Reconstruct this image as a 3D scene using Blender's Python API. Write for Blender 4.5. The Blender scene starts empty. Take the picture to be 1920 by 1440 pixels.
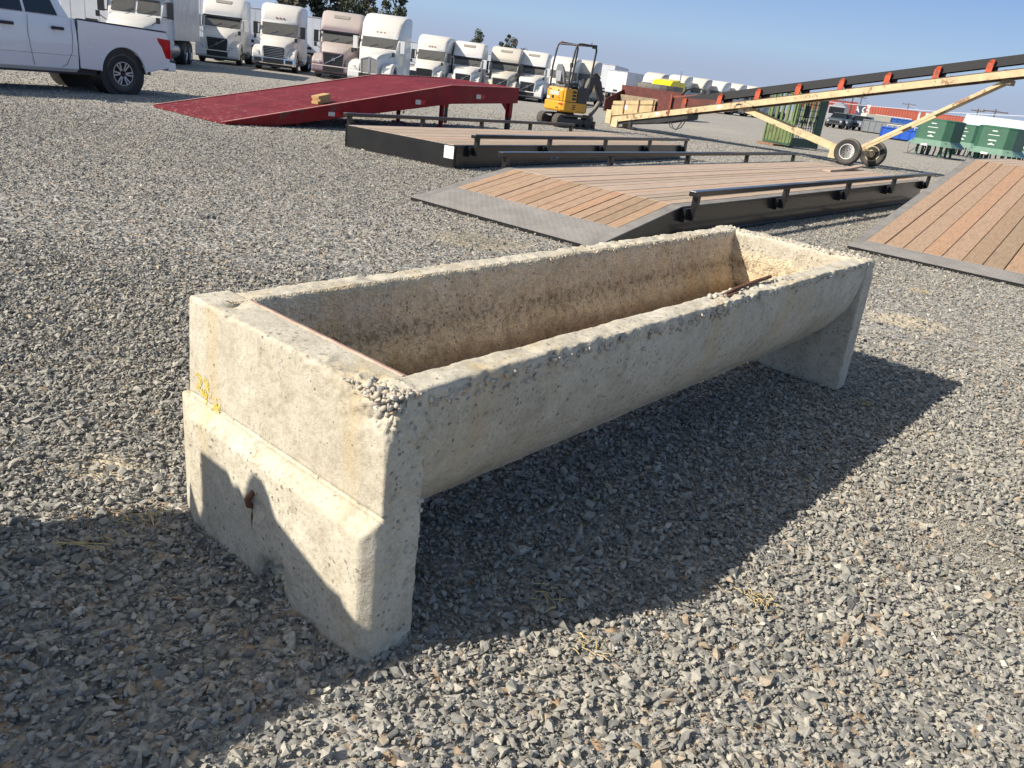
import bpy, bmesh, math, random
import numpy as np
from mathutils import Vector, Matrix, noise

# ------------------------------------------------------------------ camera, sky, sun, exposure
scene = bpy.context.scene
F_PX, PITCH, ROLL, EYE = 1455.0, math.radians(21.65), math.radians(7.43), 1.5
fw = Vector((0, math.cos(PITCH), -math.sin(PITCH)))
up0 = Vector((0, math.sin(PITCH), math.cos(PITCH)))
rt0 = Vector((1, 0, 0))
cam_r = rt0 * math.cos(ROLL) + up0 * math.sin(ROLL)
cam_u = up0 * math.cos(ROLL) - rt0 * math.sin(ROLL)
cam_d = bpy.data.cameras.new("camera")
cam = bpy.data.objects.new("camera", cam_d)
scene.collection.objects.link(cam)
cam.matrix_world = Matrix(((cam_r.x, cam_u.x, -fw.x, 0), (cam_r.y, cam_u.y, -fw.y, 0),
                           (cam_r.z, cam_u.z, -fw.z, EYE), (0, 0, 0, 1)))
cam_d.sensor_width = 36.0
cam_d.lens = 36.0 * F_PX / 1920.0
cam_d.clip_start = 0.05
cam_d.clip_end = 3000
scene.camera = cam
scene.render.resolution_x, scene.render.resolution_y = 1024, 768

SUN_EL, SUN_AZ = math.radians(36.3), math.radians(203.9)      # direction towards the sun
sun_vec = Vector((math.cos(SUN_EL) * math.cos(SUN_AZ), math.cos(SUN_EL) * math.sin(SUN_AZ), math.sin(SUN_EL)))
world = bpy.data.worlds.new("World")
scene.world = world
world.use_nodes = True
wn = world.node_tree.nodes
sky = wn.new("ShaderNodeTexSky")
sky.sky_type = 'NISHITA'
sky.sun_disc = False
sky.sun_elevation = SUN_EL
sky.sun_rotation = math.radians(90) - SUN_AZ
sky.altitude = 100
sky.air_density = 1.0
sky.dust_density = 0.9
sky.ozone_density = 2.2
bg = wn["Background"]
bg.inputs["Strength"].default_value = 0.118
# a thin band of pale blue valley haze low over the horizon
wl = world.node_tree.links
gen = wn.new("ShaderNodeTexCoord"); sepw = wn.new("ShaderNodeSeparateXYZ"); rampw = wn.new("ShaderNodeValToRGB"); mixw = wn.new("ShaderNodeMix")
wl.new(gen.outputs["Generated"], sepw.inputs[0]); wl.new(sepw.outputs[2], rampw.inputs[0])
rampw.color_ramp.elements[0].position = 0.38; rampw.color_ramp.elements[0].color = (.97, .97, .97, 1)
rampw.color_ramp.elements[1].position = 0.75; rampw.color_ramp.elements[1].color = (0, 0, 0, 1)
band = wn.new("ShaderNodeValToRGB"); wl.new(sepw.outputs[2], band.inputs[0])
HAZE_K = 5.0
for p in (.035, .065, .13): band.color_ramp.elements.new(p)
for e, (p, c) in zip(band.color_ramp.elements, ((0.0, (2.35, 2.9, 4.0)), (0.035, (2.38, 2.95, 4.1)), (0.065, (2.38, 3.42, 4.8)), (0.13, (1.60, 2.70, 4.75)), (0.38, (0.95, 2.05, 4.6)))):
    e.position = p; e.color = tuple(q / HAZE_K for q in c) + (1,)
bandk = wn.new("ShaderNodeVectorMath"); bandk.operation = 'SCALE'; bandk.inputs['Scale'].default_value = HAZE_K * .816
wl.new(band.outputs[0], bandk.inputs[0])
mixw.data_type = 'RGBA'
wl.new(rampw.outputs[0], mixw.inputs[0]); warm = wn.new("ShaderNodeVectorMath"); warm.operation = 'MULTIPLY'; warm.inputs[1].default_value = (1.26, 1.0, .70)
wl.new(sky.outputs[0], warm.inputs[0]); wl.new(warm.outputs[0], mixw.inputs[6]); wl.new(bandk.outputs[0], mixw.inputs[7]); wl.new(mixw.outputs[2], bg.inputs["Color"])

sun_d = bpy.data.lights.new("sun", 'SUN')
sun_d.energy = 4.2
sun_d.angle = math.radians(0.53)
sun_d.color = (1.0, 0.93, 0.82)
sun = bpy.data.objects.new("sun", sun_d)
sun.rotation_euler = (-sun_vec).to_track_quat('-Z', 'Y').to_euler()
sun.location = sun_vec * 50
scene.collection.objects.link(sun)

scene.view_settings.view_transform = 'Standard'
scene.view_settings.look = 'None'
scene.view_settings.exposure = 0.75
scene.view_settings.gamma = 1.0
scene.view_settings.use_curve_mapping = False
scene.cycles.max_bounces = 8
scene.cycles.diffuse_bounces = 3

# ------------------------------------------------------------------ survey helpers (photo pixel -> place on the yard)
def ray(px, py):
    dx, dy = px - 960.0, 720.0 - py
    u = dx * math.cos(ROLL) - dy * math.sin(ROLL)
    v = dx * math.sin(ROLL) + dy * math.cos(ROLL)
    return fw * F_PX + rt0 * u + up0 * v
def gp(px, py, z=0.0):
    d = ray(px, py)
    return Vector((0, 0, EYE)) + d * ((z - EYE) / d.z)
def at_dist(px, py, dist):
    d = ray(px, py)
    return Vector((0, 0, EYE)) + d * (dist / math.hypot(d.x, d.y))

# ------------------------------------------------------------------ mesh helpers
C = scene.collection
rnd = random.Random(7)

class MB:
    """collects shapes and links them as one mesh object"""
    def __init__(s):
        s.v, s.f, s.m, s.sm = [], [], [], []
    def add(s, verts, faces, m=0, smooth=False):
        o = len(s.v)
        s.v.extend([tuple(p) for p in verts])
        for f in faces:
            s.f.append([i + o for i in f]); s.m.append(m); s.sm.append(smooth)
        return s
    def box(s, x0, x1, y0, y1, z0, z1, m=0, M=None):
        p = [Vector((x, y, z)) for z in (z0, z1) for y in (y0, y1) for x in (x0, x1)]
        if M is not None: p = [M @ q for q in p]
        return s.add(p, [(0, 2, 3, 1), (4, 5, 7, 6), (0, 1, 5, 4), (2, 6, 7, 3), (0, 4, 6, 2), (1, 3, 7, 5)], m)
    def prism(s, pts, axis, a, b, m=0, smooth=False):
        """polygon in the plane normal to axis, pushed from a to b (x: pts are (y,z); y: (x,z); z: (x,y))"""
        def P(q, t):
            return (t, q[0], q[1]) if axis == 'x' else ((q[0], t, q[1]) if axis == 'y' else (q[0], q[1], t))
        n = len(pts)
        v = [P(q, a) for q in pts] + [P(q, b) for q in pts]
        fs = [tuple(range(n - 1, -1, -1)), tuple(range(n, 2 * n))]
        s.add(v, fs, m)
        o = len(s.v) - 2 * n
        for i in range(n):
            j = (i + 1) % n
            s.f.append([o + i, o + j, o + n + j, o + n + i]); s.m.append(m); s.sm.append(smooth)
        return s
    def loft(s, rings, m=0, smooth=True, caps=True, closed=True):
        n = len(rings[0]); v = [p for r in rings for p in r]; fs = []
        for k in range(len(rings) - 1):
            for i in range(n if closed else n - 1):
                j = (i + 1) % n
                fs.append((k * n + i, k * n + j, (k + 1) * n + j, (k + 1) * n + i))
        s.add(v, fs, m, smooth)
        if caps and closed:
            o = len(s.v) - len(v)
            s.f.append([o + i for i in range(n - 1, -1, -1)]); s.m.append(m); s.sm.append(False)
            s.f.append([o + (len(rings) - 1) * n + i for i in range(n)]); s.m.append(m); s.sm.append(False)
        return s
    def tube(s, path, r, n=8, m=0, caps=True):
        path = [Vector(p) for p in path]; rings = []
        rr = r if isinstance(r, (list, tuple)) else [r] * len(path)
        prev = None
        for i, p in enumerate(path):
            d = (path[min(i + 1, len(path) - 1)] - path[max(i - 1, 0)]).normalized()
            if prev is None:
                a = Vector((0, 0, 1)) if abs(d.z) < .9 else Vector((1, 0, 0))
                u = d.cross(a).normalized()
            else:
                u = (prev - d * prev.dot(d)).normalized()
            prev = u; w = d.cross(u)
            rings.append([p + (u * math.cos(t) + w * math.sin(t)) * rr[i] for t in [2 * math.pi * k / n for k in range(n)]])
        return s.loft(rings, m, True, caps)
    def bar(s, p0, p1, w, h, m=0, up=(0, 0, 1)):
        """rectangular bar between two points: w across, h along 'up'"""
        p0, p1, up = Vector(p0), Vector(p1), Vector(up)
        d = (p1 - p0).normalized(); side = d.cross(up).normalized(); u = side.cross(d)
        v = []
        for p in (p0, p1):
            for a, b in ((-1, -1), (1, -1), (1, 1), (-1, 1)):
                v.append(p + side * (a * w / 2) + u * (b * h / 2))
        return s.add(v, [(3, 2, 1, 0), (4, 5, 6, 7), (0, 1, 5, 4), (1, 2, 6, 5), (2, 3, 7, 6), (3, 0, 4, 7)], m)
    def lathe(s, prof, c, axis='y', n=24, m=0, smooth=True):
        """profile of (radius, offset along axis) turned about an axis through c"""
        c = Vector(c); rings = []
        for r, t in prof:
            ring = []
            for k in range(n):
                a = 2 * math.pi * k / n
                ca, sa = math.cos(a) * r, math.sin(a) * r
                ring.append(c + (Vector((ca, t, sa)) if axis == 'y' else (Vector((t, ca, sa)) if axis == 'x' else Vector((ca, sa, t)))))
            rings.append(ring)
        return s.loft(rings, m, smooth, True)
    def build(s, name, mats, parent=None, bevel=0.0, angle=35, seg=2):
        me = bpy.data.meshes.new(name)
        me.from_pydata([tuple(p) for p in s.v], [], s.f)
        mats = mats if isinstance(mats, (list, tuple)) else [mats]
        for mt in mats: me.materials.append(mt)
        me.polygons.foreach_set('material_index', s.m)
        me.polygons.foreach_set('use_smooth', [True] * len(s.f) if any(s.sm) else s.sm)
        me.update()
        bm = bmesh.new(); bm.from_mesh(me)
        bmesh.ops.recalc_face_normals(bm, faces=bm.faces); bm.to_mesh(me); bm.free()
        if any(s.sm):
            me.set_sharp_from_angle(angle=math.radians(angle))
        o = bpy.data.objects.new(name, me)
        C.objects.link(o)
        if parent is not None: o.parent = parent
        if bevel > 0:
            b = o.modifiers.new('edge', 'BEVEL'); b.width = bevel; b.segments = seg
            b.limit_method = 'ANGLE'; b.angle_limit = math.radians(40)
        return o

def tag(o, label=None, cat=None, group=None, kind=None):
    if label: o['label'] = label
    if cat: o['category'] = cat
    if group: o['group'] = group
    if kind: o['kind'] = kind
    return o
def empty(name, loc=(0, 0, 0), rz=0.0):
    o = bpy.data.objects.new(name, None)
    o.location = loc; o.rotation_euler = (0, 0, rz)
    o.empty_display_size = .3
    C.objects.link(o)
    return o
def copy_tree(o, parent=None):
    c = o.copy(); C.objects.link(c); c.parent = parent
    for ch in list(o.children): copy_tree(ch, c)
    return c
def text_mesh(name, txt, size, mat, parent, origin, xdir, ydir, depth=.002, shear=0.0, bold=0.0):
    """flat raised lettering standing on a surface"""
    cu = bpy.data.curves.new(name, 'FONT'); cu.body = txt; cu.size = size; cu.extrude = depth; cu.shear = shear
    cu.offset = bold; cu.align_x = 'CENTER'; cu.align_y = 'CENTER'
    tmp = bpy.data.objects.new(name, cu); C.objects.link(tmp)
    dg = bpy.context.evaluated_depsgraph_get()
    me = bpy.data.meshes.new_from_object(tmp.evaluated_get(dg))
    bpy.data.objects.remove(tmp)
    me.materials.clear(); me.materials.append(mat)
    o = bpy.data.objects.new(name, me); C.objects.link(o)
    x = Vector(xdir).normalized(); y = Vector(ydir).normalized(); z = x.cross(y)
    o.parent = parent
    o.matrix_local = Matrix(((x.x, y.x, z.x, origin[0]), (x.y, y.y, z.y, origin[1]), (x.z, y.z, z.z, origin[2]), (0, 0, 0, 1)))
    return o

# ------------------------------------------------------------------ materials
def new_mat(name):
    m = bpy.data.materials.new(name); m.use_nodes = True
    nt = m.node_tree
    return m, nt, nt.nodes, nt.links, nt.nodes['Principled BSDF']
def ramp(nodes, stops, interp='LINEAR'):
    r = nodes.new('ShaderNodeValToRGB'); r.color_ramp.interpolation = interp
    els = r.color_ramp.elements
    while len(els) < len(stops): els.new(0.5)
    for e, (p, c) in zip(els, stops):
        e.position = p; e.color = (c[0], c[1], c[2], 1)
    return r
def mix(nt, fac, a, b, blend='MIX'):
    n = nt.nodes.new('ShaderNodeMix'); n.data_type = 'RGBA'; n.blend_type = blend
    for sock, val in ((0, fac), (6, a), (7, b)):
        if hasattr(val, 'links') or hasattr(val, 'is_linked'):
            nt.links.new(val, n.inputs[sock])
        elif sock == 0: n.inputs[0].default_value = val
        else: n.inputs[sock].default_value = (*val[:3], 1)
    return n.outputs[2]
def mathn(nt, op, a, b=None, clamp=False):
    n = nt.nodes.new('ShaderNodeMath'); n.operation = op; n.use_clamp = clamp
    for i, val in enumerate((a, b)):
        if val is None: continue
        if hasattr(val, 'is_linked'): nt.links.new(val, n.inputs[i])
        else: n.inputs[i].default_value = val
    return n.outputs[0]
def tex(nt, kind, scale, coord, detail=4, rough=.6, **kw):
    n = nt.nodes.new('ShaderNodeTex' + kind)
    n.inputs['Scale'].default_value = scale
    if kind == 'Noise':
        n.inputs['Detail'].default_value = detail; n.inputs['Roughness'].default_value = rough
    for k, v in kw.items(): setattr(n, k, v)
    nt.links.new(coord, n.inputs['Vector'])
    return n
def coord(nt, kind='Object', scale=None):
    c = nt.nodes.new('ShaderNodeTexCoord').outputs[kind]
    if scale is None: return c
    mp = nt.nodes.new('ShaderNodeMapping'); mp.inputs['Scale'].default_value = scale
    nt.links.new(c, mp.inputs['Vector'])
    return mp.outputs[0]
def bump(nt, bsdf, height, strength=.3, dist=.01):
    b = nt.nodes.new('ShaderNodeBump'); b.inputs['Strength'].default_value = strength; b.inputs['Distance'].default_value = dist
    nt.links.new(height, b.inputs['Height']); nt.links.new(b.outputs[0], bsdf.inputs['Normal'])

_cache = {}
def paint(name, col, rough=.45, metal=0.0, var=.1, scale=2.5, bmp=.0, bscale=60, dust=0.0, dustcol=(.52, .45, .34), coat=0.0, spec=.5, island=0.0, chip=0.0, chipcol=(.17, .075, .04)):
    """a painted / bare surface with uneven wear; dust settles on what faces up"""
    key = name
    if key in _cache: return _cache[key]
    m, nt, N, L, B = new_mat(name)
    co = coord(nt)
    n = tex(nt, 'Noise', scale, co, 6, .65)
    r = ramp(N, [(.3, [c * (1 - var) for c in col]), (.7, [min(1, c * (1 + var)) for c in col])])
    L.new(n.outputs[0], r.inputs[0])
    out = r.outputs[0]
    if island:
        g = N.new('ShaderNodeNewGeometry')
        out = mix(nt, 1.0, out, ramp_out(nt, g.outputs['Random Per Island'], [(0, [1 - island] * 3), (1, [1 + island] * 3)]), 'MULTIPLY')
    if chip:
        c1 = tex(nt, 'Noise', 5.0, co, 8, .78); c2 = tex(nt, 'Noise', 1.3, co, 3, .5)
        thr = mathn(nt, 'ADD', c1.outputs[0], mathn(nt, 'MULTIPLY', mathn(nt, 'SUBTRACT', c2.outputs[0], .5), .5))
        cm = ramp_out(nt, thr, [(.66 - chip * .12, (0, 0, 0)), (.70 - chip * .12, (.85, .85, .85))])
        out = mix(nt, cm, out, chipcol)
    if dust:
        g = N.new('ShaderNodeNewGeometry')
        sp = N.new('ShaderNodeSeparateXYZ'); L.new(g.outputs['Normal'], sp.inputs[0])
        n2 = tex(nt, 'Noise', 3.0, co, 5, .7)
        f = mathn(nt, 'MULTIPLY', mathn(nt, 'MULTIPLY', mathn(nt, 'ADD', sp.outputs[2], .06, True), 2.0, True),
                  mathn(nt, 'MULTIPLY', mathn(nt, 'ADD', n2.outputs[0], .55, True), dust), True)
        out = mix(nt, f, out, dustcol)
        L.new(mathn(nt, 'ADD', mathn(nt, 'MULTIPLY', f, .5), rough, True), B.inputs['Roughness'])
    else:
        n3 = mathn(nt, 'ADD', mathn(nt, 'MULTIPLY', n.outputs[0], .25), rough - .12, True)
        L.new(n3, B.inputs['Roughness'])
    L.new(out, B.inputs['Base Color'])
    B.inputs['Metallic'].default_value = metal
    B.inputs['Coat Weight'].default_value = coat
    B.inputs['Specular IOR Level'].default_value = spec
    if bmp:
        nb = tex(nt, 'Noise', bscale, co, 5, .6)
        bump(nt, B, nb.outputs[0], bmp, .01)
    _cache[key] = m
    return m
def ramp_out(nt, fac, stops, interp='LINEAR'):
    r = ramp(nt.nodes, stops, interp); nt.links.new(fac, r.inputs[0]); return r.outputs[0]
def glass_dark(name, col=(.012, .014, .016), rough=.06, dust=0.0):
    if name in _cache: return _cache[name]
    m, nt, N, L, B = new_mat(name)
    co = coord(nt)
    n = tex(nt, 'Noise', 2.0, co, 5, .7)
    f = mathn(nt, 'MULTIPLY', mathn(nt, 'ADD', n.outputs[0], .3, True), dust, True)
    L.new(mix(nt, f, col, (.34, .31, .25)), B.inputs['Base Color'])
    L.new(mathn(nt, 'ADD', mathn(nt, 'MULTIPLY', f, .6), rough, True), B.inputs['Roughness'])
    B.inputs['Specular IOR Level'].default_value = .6
    _cache[name] = m
    return m
RUBBER = paint('rubber', (.028, .027, .026), .8, var=.35, scale=9, bmp=.25, bscale=50, dust=.25)
BLACKP = paint('black_plastic', (.02, .02, .021), .5, var=.2)
STEEL = paint('bare_steel', (.42, .42, .43), .35, 1.0, var=.15, scale=5)
ALLOY = paint('machined_alloy', (.50, .49, .48), .42, .55, var=.08)
CHROME = paint('bright_metal', (.75, .75, .76), .15, 1.0, var=.05)
GLASS = glass_dark('dark_glass')
GLASS_D = glass_dark('dusty_glass', (.03, .034, .038), .12, .26)
# ------------------------------------------------------------------ gravel yard
TR = dict(x0=-0.274, y0=1.660, yaw=0.889, L=3.542, W=0.948, H=0.76, t=0.136)

SPOTS = [(*gp(1835, 1040)[:2], .19), (*gp(1800, 990)[:2], .12), (*gp(960, 515)[:2], .35), (*gp(900, 450)[:2], .45), (*gp(1700, 600)[:2], .3), (*gp(200, 870)[:2], .15)]

def ground_mat():
    m, nt, N, L, B = new_mat('gravel_ground')
    co = coord(nt)
    big = tex(nt, 'Noise', .11, co, 4, .6)
    mid = tex(nt, 'Noise', .9, co, 5, .65)
    v1 = tex(nt, 'Voronoi', 30, co); v1.inputs['Randomness'].default_value = 1
    v2 = tex(nt, 'Voronoi', 30, co, feature='DISTANCE_TO_EDGE')
    v3 = tex(nt, 'Voronoi', 9, co)
    gsep = N.new('ShaderNodeSeparateColor'); L.new(v1.outputs['Color'], gsep.inputs[0])
    stones = ramp_out(nt, gsep.outputs[0], [(0, (.20, .20, .188)), (.3, (.31, .30, .275)), (.55, (.41, .39, .345)),
                                            (.78, (.45, .43, .385)), (.93, (.37, .26, .16)), (1, (.62, .60, .55))])
    crev = ramp_out(nt, v2.outputs[0], [(0, (.6, .6, .6)), (.12, (.92, .92, .92)), (1, (1, 1, 1))])  # shade in the gaps between stones, darkened into the colour
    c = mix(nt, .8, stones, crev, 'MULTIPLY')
    spot = None
    tan = ramp_out(nt, mathn(nt, 'ADD', mathn(nt, 'MULTIPLY', big.outputs[0], .7), mathn(nt, 'MULTIPLY', mid.outputs[0], .5)),
                   [(.60, (0, 0, 0)), (.78, (1, 1, 1))])
    c2 = mix(nt, mathn(nt, 'MULTIPLY', tan, .55), c, (.42, .375, .29))
    # bare earth showing through in the thin spots
    for (cx, cy, a) in SPOTS:
        mp = N.new('ShaderNodeMapping'); mp.inputs['Location'].default_value = (-cx / a / 1.3, -cy / a, 0); mp.inputs['Scale'].default_value = (1 / a / 1.3, 1 / a, 0)
        L.new(co, mp.inputs['Vector'])
        ln = N.new('ShaderNodeVectorMath'); ln.operation = 'LENGTH'; L.new(mp.outputs[0], ln.inputs[0])
        f = ramp_out(nt, mathn(nt, 'ADD', ln.outputs['Value'], mathn(nt, 'MULTIPLY', mathn(nt, 'SUBTRACT', mid.outputs[0], .5), .8)), [(.55, (.9, .9, .9)), (1.2, (0, 0, 0))])
        c2 = mix(nt, f, c2, (.52, .44, .31))
    # the dusty drive lane further out is paler
    L.new(c2, B.inputs['Base Color'])
    B.inputs['Roughness'].default_value = .95
    B.inputs['Specular IOR Level'].default_value = .15
    h = mathn(nt, 'ADD', mathn(nt, 'MULTIPLY', v1.outputs['Distance'], -1.0), mathn(nt, 'MULTIPLY', v3.outputs['Distance'], -.6))
    bump(nt, B, h, .7, .02)
    return m
bm = MB()
# one sheet out to the horizon; gently uneven close by
xs = sorted(set([-1500, -700, -300, -150, -80] + list(range(-50, 51, 2)) + [80, 150, 300, 700, 1500]))
ys = sorted(set([-1500, -500, -150, -50, -20] + list(range(-10, 61, 2)) + [80, 120, 200, 400, 900, 1800]))
V, Fc = [], []
for y in ys:
    for x in xs:
        V.append((x, y, -.012))
nx = len(xs)
for j in range(len(ys) - 1):
    for i in range(nx - 1):
        Fc.append((j * nx + i, j * nx + i + 1, (j + 1) * nx + i + 1, (j + 1) * nx + i))
bm.add(V, Fc)
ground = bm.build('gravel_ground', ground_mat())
tag(ground, kind='structure')

# crushed stones lying on it: real stones where they can be told apart
def stone_mat():
    m, nt, N, L, B = new_mat('crushed_stone')
    g = N.new('ShaderNodeNewGeometry')
    co = coord(nt)
    c = ramp_out(nt, g.outputs['Random Per Island'],
                 [(0, (.135, .134, .124)), (.16, (.205, .20, .183)), (.36, (.285, .271, .238)), (.54, (.355, .333, .283)), (.70, (.235, .231, .215)),
                  (.83, (.425, .395, .33)), (.91, (.31, .296, .262)), (.962, (.37, .30, .215)), (.98, (.28, .20, .135)), (.99, (.48, .45, .385)), (1, (.53, .50, .44))])
    n = tex(nt, 'Noise', 55, co, 5, .7)
    c = mix(nt, 1.0, c, ramp_out(nt, n.outputs[0], [(.25, (.66, .66, .66)), (.5, (.98, .98, .97)), (.75, (1.3, 1.28, 1.24))]), 'MULTIPLY')
    # pale dust patches
    p = tex(nt, 'Noise', .8, co, 4, .6)
    c = mix(nt, ramp_out(nt, p.outputs[0], [(.5, (0, 0, 0)), (.75, (.3, .3, .3))]), c, (.46, .40, .30))
    L.new(c, B.inputs['Base Color'])
    B.inputs['Roughness'].default_value = .88
    B.inputs['Specular IOR Level'].default_value = .25
    bump(nt, B, n.outputs[0], .35, .004)
    return m
STONE = stone_mat()
def hull_shape(seed, npts):
    r = random.Random(seed); b = bmesh.new()
    for i in range(npts):
        z = r.uniform(-1, 1); a = r.uniform(0, 6.283); q = math.sqrt(1 - z * z); k = r.uniform(.74, 1.12)
        b.verts.new((q * math.cos(a) * k, q * math.sin(a) * k, z * k))
    res = bmesh.ops.convex_hull(b, input=b.verts)
    junk = [e for e in set(res.get('geom_interior', []) + res.get('geom_unused', [])) if isinstance(e, bmesh.types.BMVert)]
    bmesh.ops.delete(b, geom=[v for v in b.verts if not v.link_faces], context='VERTS')
    bmesh.ops.triangulate(b, faces=b.faces)
    b.verts.index_update()
    v = np.array([x.co for x in b.verts], np.float32); f = np.array([[x.index for x in t.verts] for t in b.faces], np.int32)
    b.free()
    return v, f
def mesh_np(name, verts, tris, mat):
    me = bpy.data.meshes.new(name)
    me.vertices.add(len(verts)); me.vertices.foreach_set('co', verts.astype(np.float32).ravel())
    me.loops.add(len(tris) * 3); me.loops.foreach_set('vertex_index', tris.astype(np.int32).ravel())
    me.polygons.add(len(tris)); me.polygons.foreach_set('loop_start', np.arange(0, len(tris) * 3, 3, dtype=np.int32))
    me.update(calc_edges=True)
    me.materials.append(mat)
    me.polygons.foreach_set('use_smooth', [False] * len(me.polygons))
    o = bpy.data.objects.new(name, me); C.objects.link(o)
    return o
def scatter(pos, size, shapes, rs, flat=(.42, .85), tilt=.5, elong=(1.0, 1.75)):
    """stack of stones: returns verts, tris"""
    VV, TT, off = [], [], 0
    which = rs.integers(0, len(shapes), len(pos))
    for k, (sv, sf) in enumerate(shapes):
        idx = np.nonzero(which == k)[0]
        if not len(idx): continue
        n = len(idx)
        el = rs.uniform(*elong, n)
        S = np.stack([el, 1 / np.sqrt(el), rs.uniform(*flat, n)], -1) * size[idx, None] * .5
        v = sv[None] * S[:, None, :]
        a = rs.normal(0, tilt, n); c, s = np.cos(a), np.sin(a)
        y, z = v[..., 1].copy(), v[..., 2].copy()
        v[..., 1] = y * c[:, None] - z * s[:, None]; v[..., 2] = y * s[:, None] + z * c[:, None]
        a = rs.normal(0, tilt, n); c, s = np.cos(a), np.sin(a)
        x, z = v[..., 0].copy(), v[..., 2].copy()
        v[..., 0] = x * c[:, None] - z * s[:, None]; v[..., 2] = x * s[:, None] + z * c[:, None]
        a = rs.uniform(0, 6.283, n); c, s = np.cos(a), np.sin(a)
        x, y = v[..., 0].copy(), v[..., 1].copy()
        v[..., 0] = x * c[:, None] - y * s[:, None]; v[..., 1] = x * s[:, None] + y * c[:, None]
        v += pos[idx][:, None, :]
        t = sf[None] + (np.arange(n) * len(sv))[:, None, None] + off
        VV.append(v.reshape(-1, 3)); TT.append(t.reshape(-1, 3)); off += n * len(sv)
    return np.concatenate(VV), np.concatenate(TT)
rs = np.random.default_rng(11)
def wedge(n, y0, y1, slope, margin):
    y = np.sqrt(rs.uniform(0, 1, n) * (y1 ** 2 - y0 ** 2) + y0 ** 2)
    x = rs.uniform(-1, 1, n) * (slope * y + margin)
    return x, y
near_shapes = [hull_shape(100 + i, 11 + i % 5) for i in range(48)]
far_shapes = [hull_shape(200 + i, 8 + i % 2) for i in range(16)]
def sandy(x, y):
    """bare dusty spots where the stones thin out"""
    s = np.zeros_like(x)
    for (cx, cy, a) in SPOTS:
        s = np.maximum(s, np.exp(-(((x - cx) / a) ** 2 + ((y - cy) / (a * .8)) ** 2)))
    return s
x, y = wedge(165000, .5, 5.8, .82, 1.0)
size = np.clip(rs.lognormal(math.log(.0168), .42, len(x)), .007, .052)
z = rs.uniform(-.010, .009, len(x)) - size * .1
track = np.array([noise.noise(Vector((a * .9 + b * .35, b * .5 - a * .2, 3.0))) for a, b in zip(x[::1], y[::1])])
keep = (rs.uniform(0, 1, len(x)) < np.clip((5.8 - y) / 1.8, 0, 1)) & (rs.uniform(0, 1, len(x)) > np.maximum(sandy(x, y) * .93, np.clip(track * .7 - .05, 0, .28)))
pos = np.stack([x, y, z], -1)[keep]; size = size[keep]
Va, Ta = scatter(pos, size, near_shapes, rs)
# fines between them
xf, yf = wedge(130000, .5, 4.2, .82, .8)
zf = rs.uniform(-.012, -.001, len(xf)); sf = rs.uniform(.005, .013, len(xf))
xs_, ys_ = [], []
for (cx, cy, a) in SPOTS[:4]:
    k_ = int(9000 * min(1, a * 4)); xs_.append(rs.normal(cx, a * .55, k_)); ys_.append(rs.normal(cy, a * .45, k_))
xs_, ys_ = np.concatenate(xs_), np.concatenate(ys_)
xf = np.concatenate([xf, xs_]); yf = np.concatenate([yf, ys_]); zf = np.concatenate([zf, rs.uniform(-.012, -.003, len(xs_))]); sf = np.concatenate([sf, rs.uniform(.003, .009, len(xs_))])
Vf, Tf = scatter(np.stack([xf, yf, zf], -1), sf, far_shapes, rs)
xb, yb = wedge(330000, 4.0, 16.5, .80, 1.0)
sb = np.clip(rs.lognormal(math.log(.0192), .38, len(xb)), .010, .05)
zb = rs.uniform(-.012, .008, len(xb)) - sb * .12
kb = (rs.uniform(0, 1, len(xb)) > sandy(xb, yb) * .7) & (rs.uniform(0, 1, len(xb)) < np.clip((yb - 4.0) / 1.8, 0, 1)) & (rs.uniform(0, 1, len(xb)) < np.clip((16.5 - yb) / 5.0, 0, 1))
Vb, Tb = scatter(np.stack([xb, yb, zb], -1)[kb], sb[kb], far_shapes, rs)
xc, yc = wedge(190000, 11.5, 38, .76, .5)
sc = np.clip(rs.lognormal(math.log(.036), .34, len(xc)), .016, .08)
kc = (rs.uniform(0, 1, len(xc)) < np.clip((yc - 11.5) / 5.0, .0, 1)) & (rs.uniform(0, 1, len(xc)) < np.clip((38 - yc) / 14.0, 0, 1))
xc, yc, sc = xc[kc], yc[kc], sc[kc]
zc = rs.uniform(-.015, .004, len(xc)) - sc * .15
Vc, Tc = scatter(np.stack([xc, yc, zc], -1), sc, far_shapes[:8], rs)
allV, allT, off = [], [], 0
for v, t in ((Va, Ta), (Vf, Tf), (Vb, Tb), (Vc, Tc)):
    allV.append(v); allT.append(t + off); off += len(v)
stones = mesh_np('gravel', np.concatenate(allV), np.concatenate(allT), STONE)
tag(stones, 'grey crushed stone gravel strewn over the whole yard', 'gravel', kind='stuff')
# ------------------------------------------------------------------ concrete trough
def gridbox(lo, hi, step):
    """surface of a box as a fine welded grid"""
    lo, hi = np.array(lo, float), np.array(hi, float)
    n = np.maximum(1, np.round((hi - lo) / step).astype(int))
    key, V, Fs = {}, [], []
    def vid(i, j, k):
        q = (i, j, k)
        if q not in key:
            key[q] = len(V); V.append(lo + (hi - lo) * np.array(q) / n)
        return key[q]
    for ax in range(3):
        a, b = [d for d in range(3) if d != ax]
        for side in (0, n[ax]):
            for i in range(n[a]):
                for j in range(n[b]):
                    q = []
                    for di, dj in ((0, 0), (1, 0), (1, 1), (0, 1)):
                        t = [0, 0, 0]; t[ax] = side; t[a] = i + di; t[b] = j + dj
                        q.append(vid(*t))
                    Fs.append(q if side else q[::-1])
    return np.array(V), Fs
def nz(p, s, seed=0.0): return noise.noise(Vector((p[0] * s + seed, p[1] * s + seed * 1.7, p[2] * s - seed)))
def fz(p, s, o=4, seed=0.0): return noise.fractal(Vector((p[0] * s + seed, p[1] * s + seed * 1.7, p[2] * s - seed)), 1.0, 2.0, o)
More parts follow.
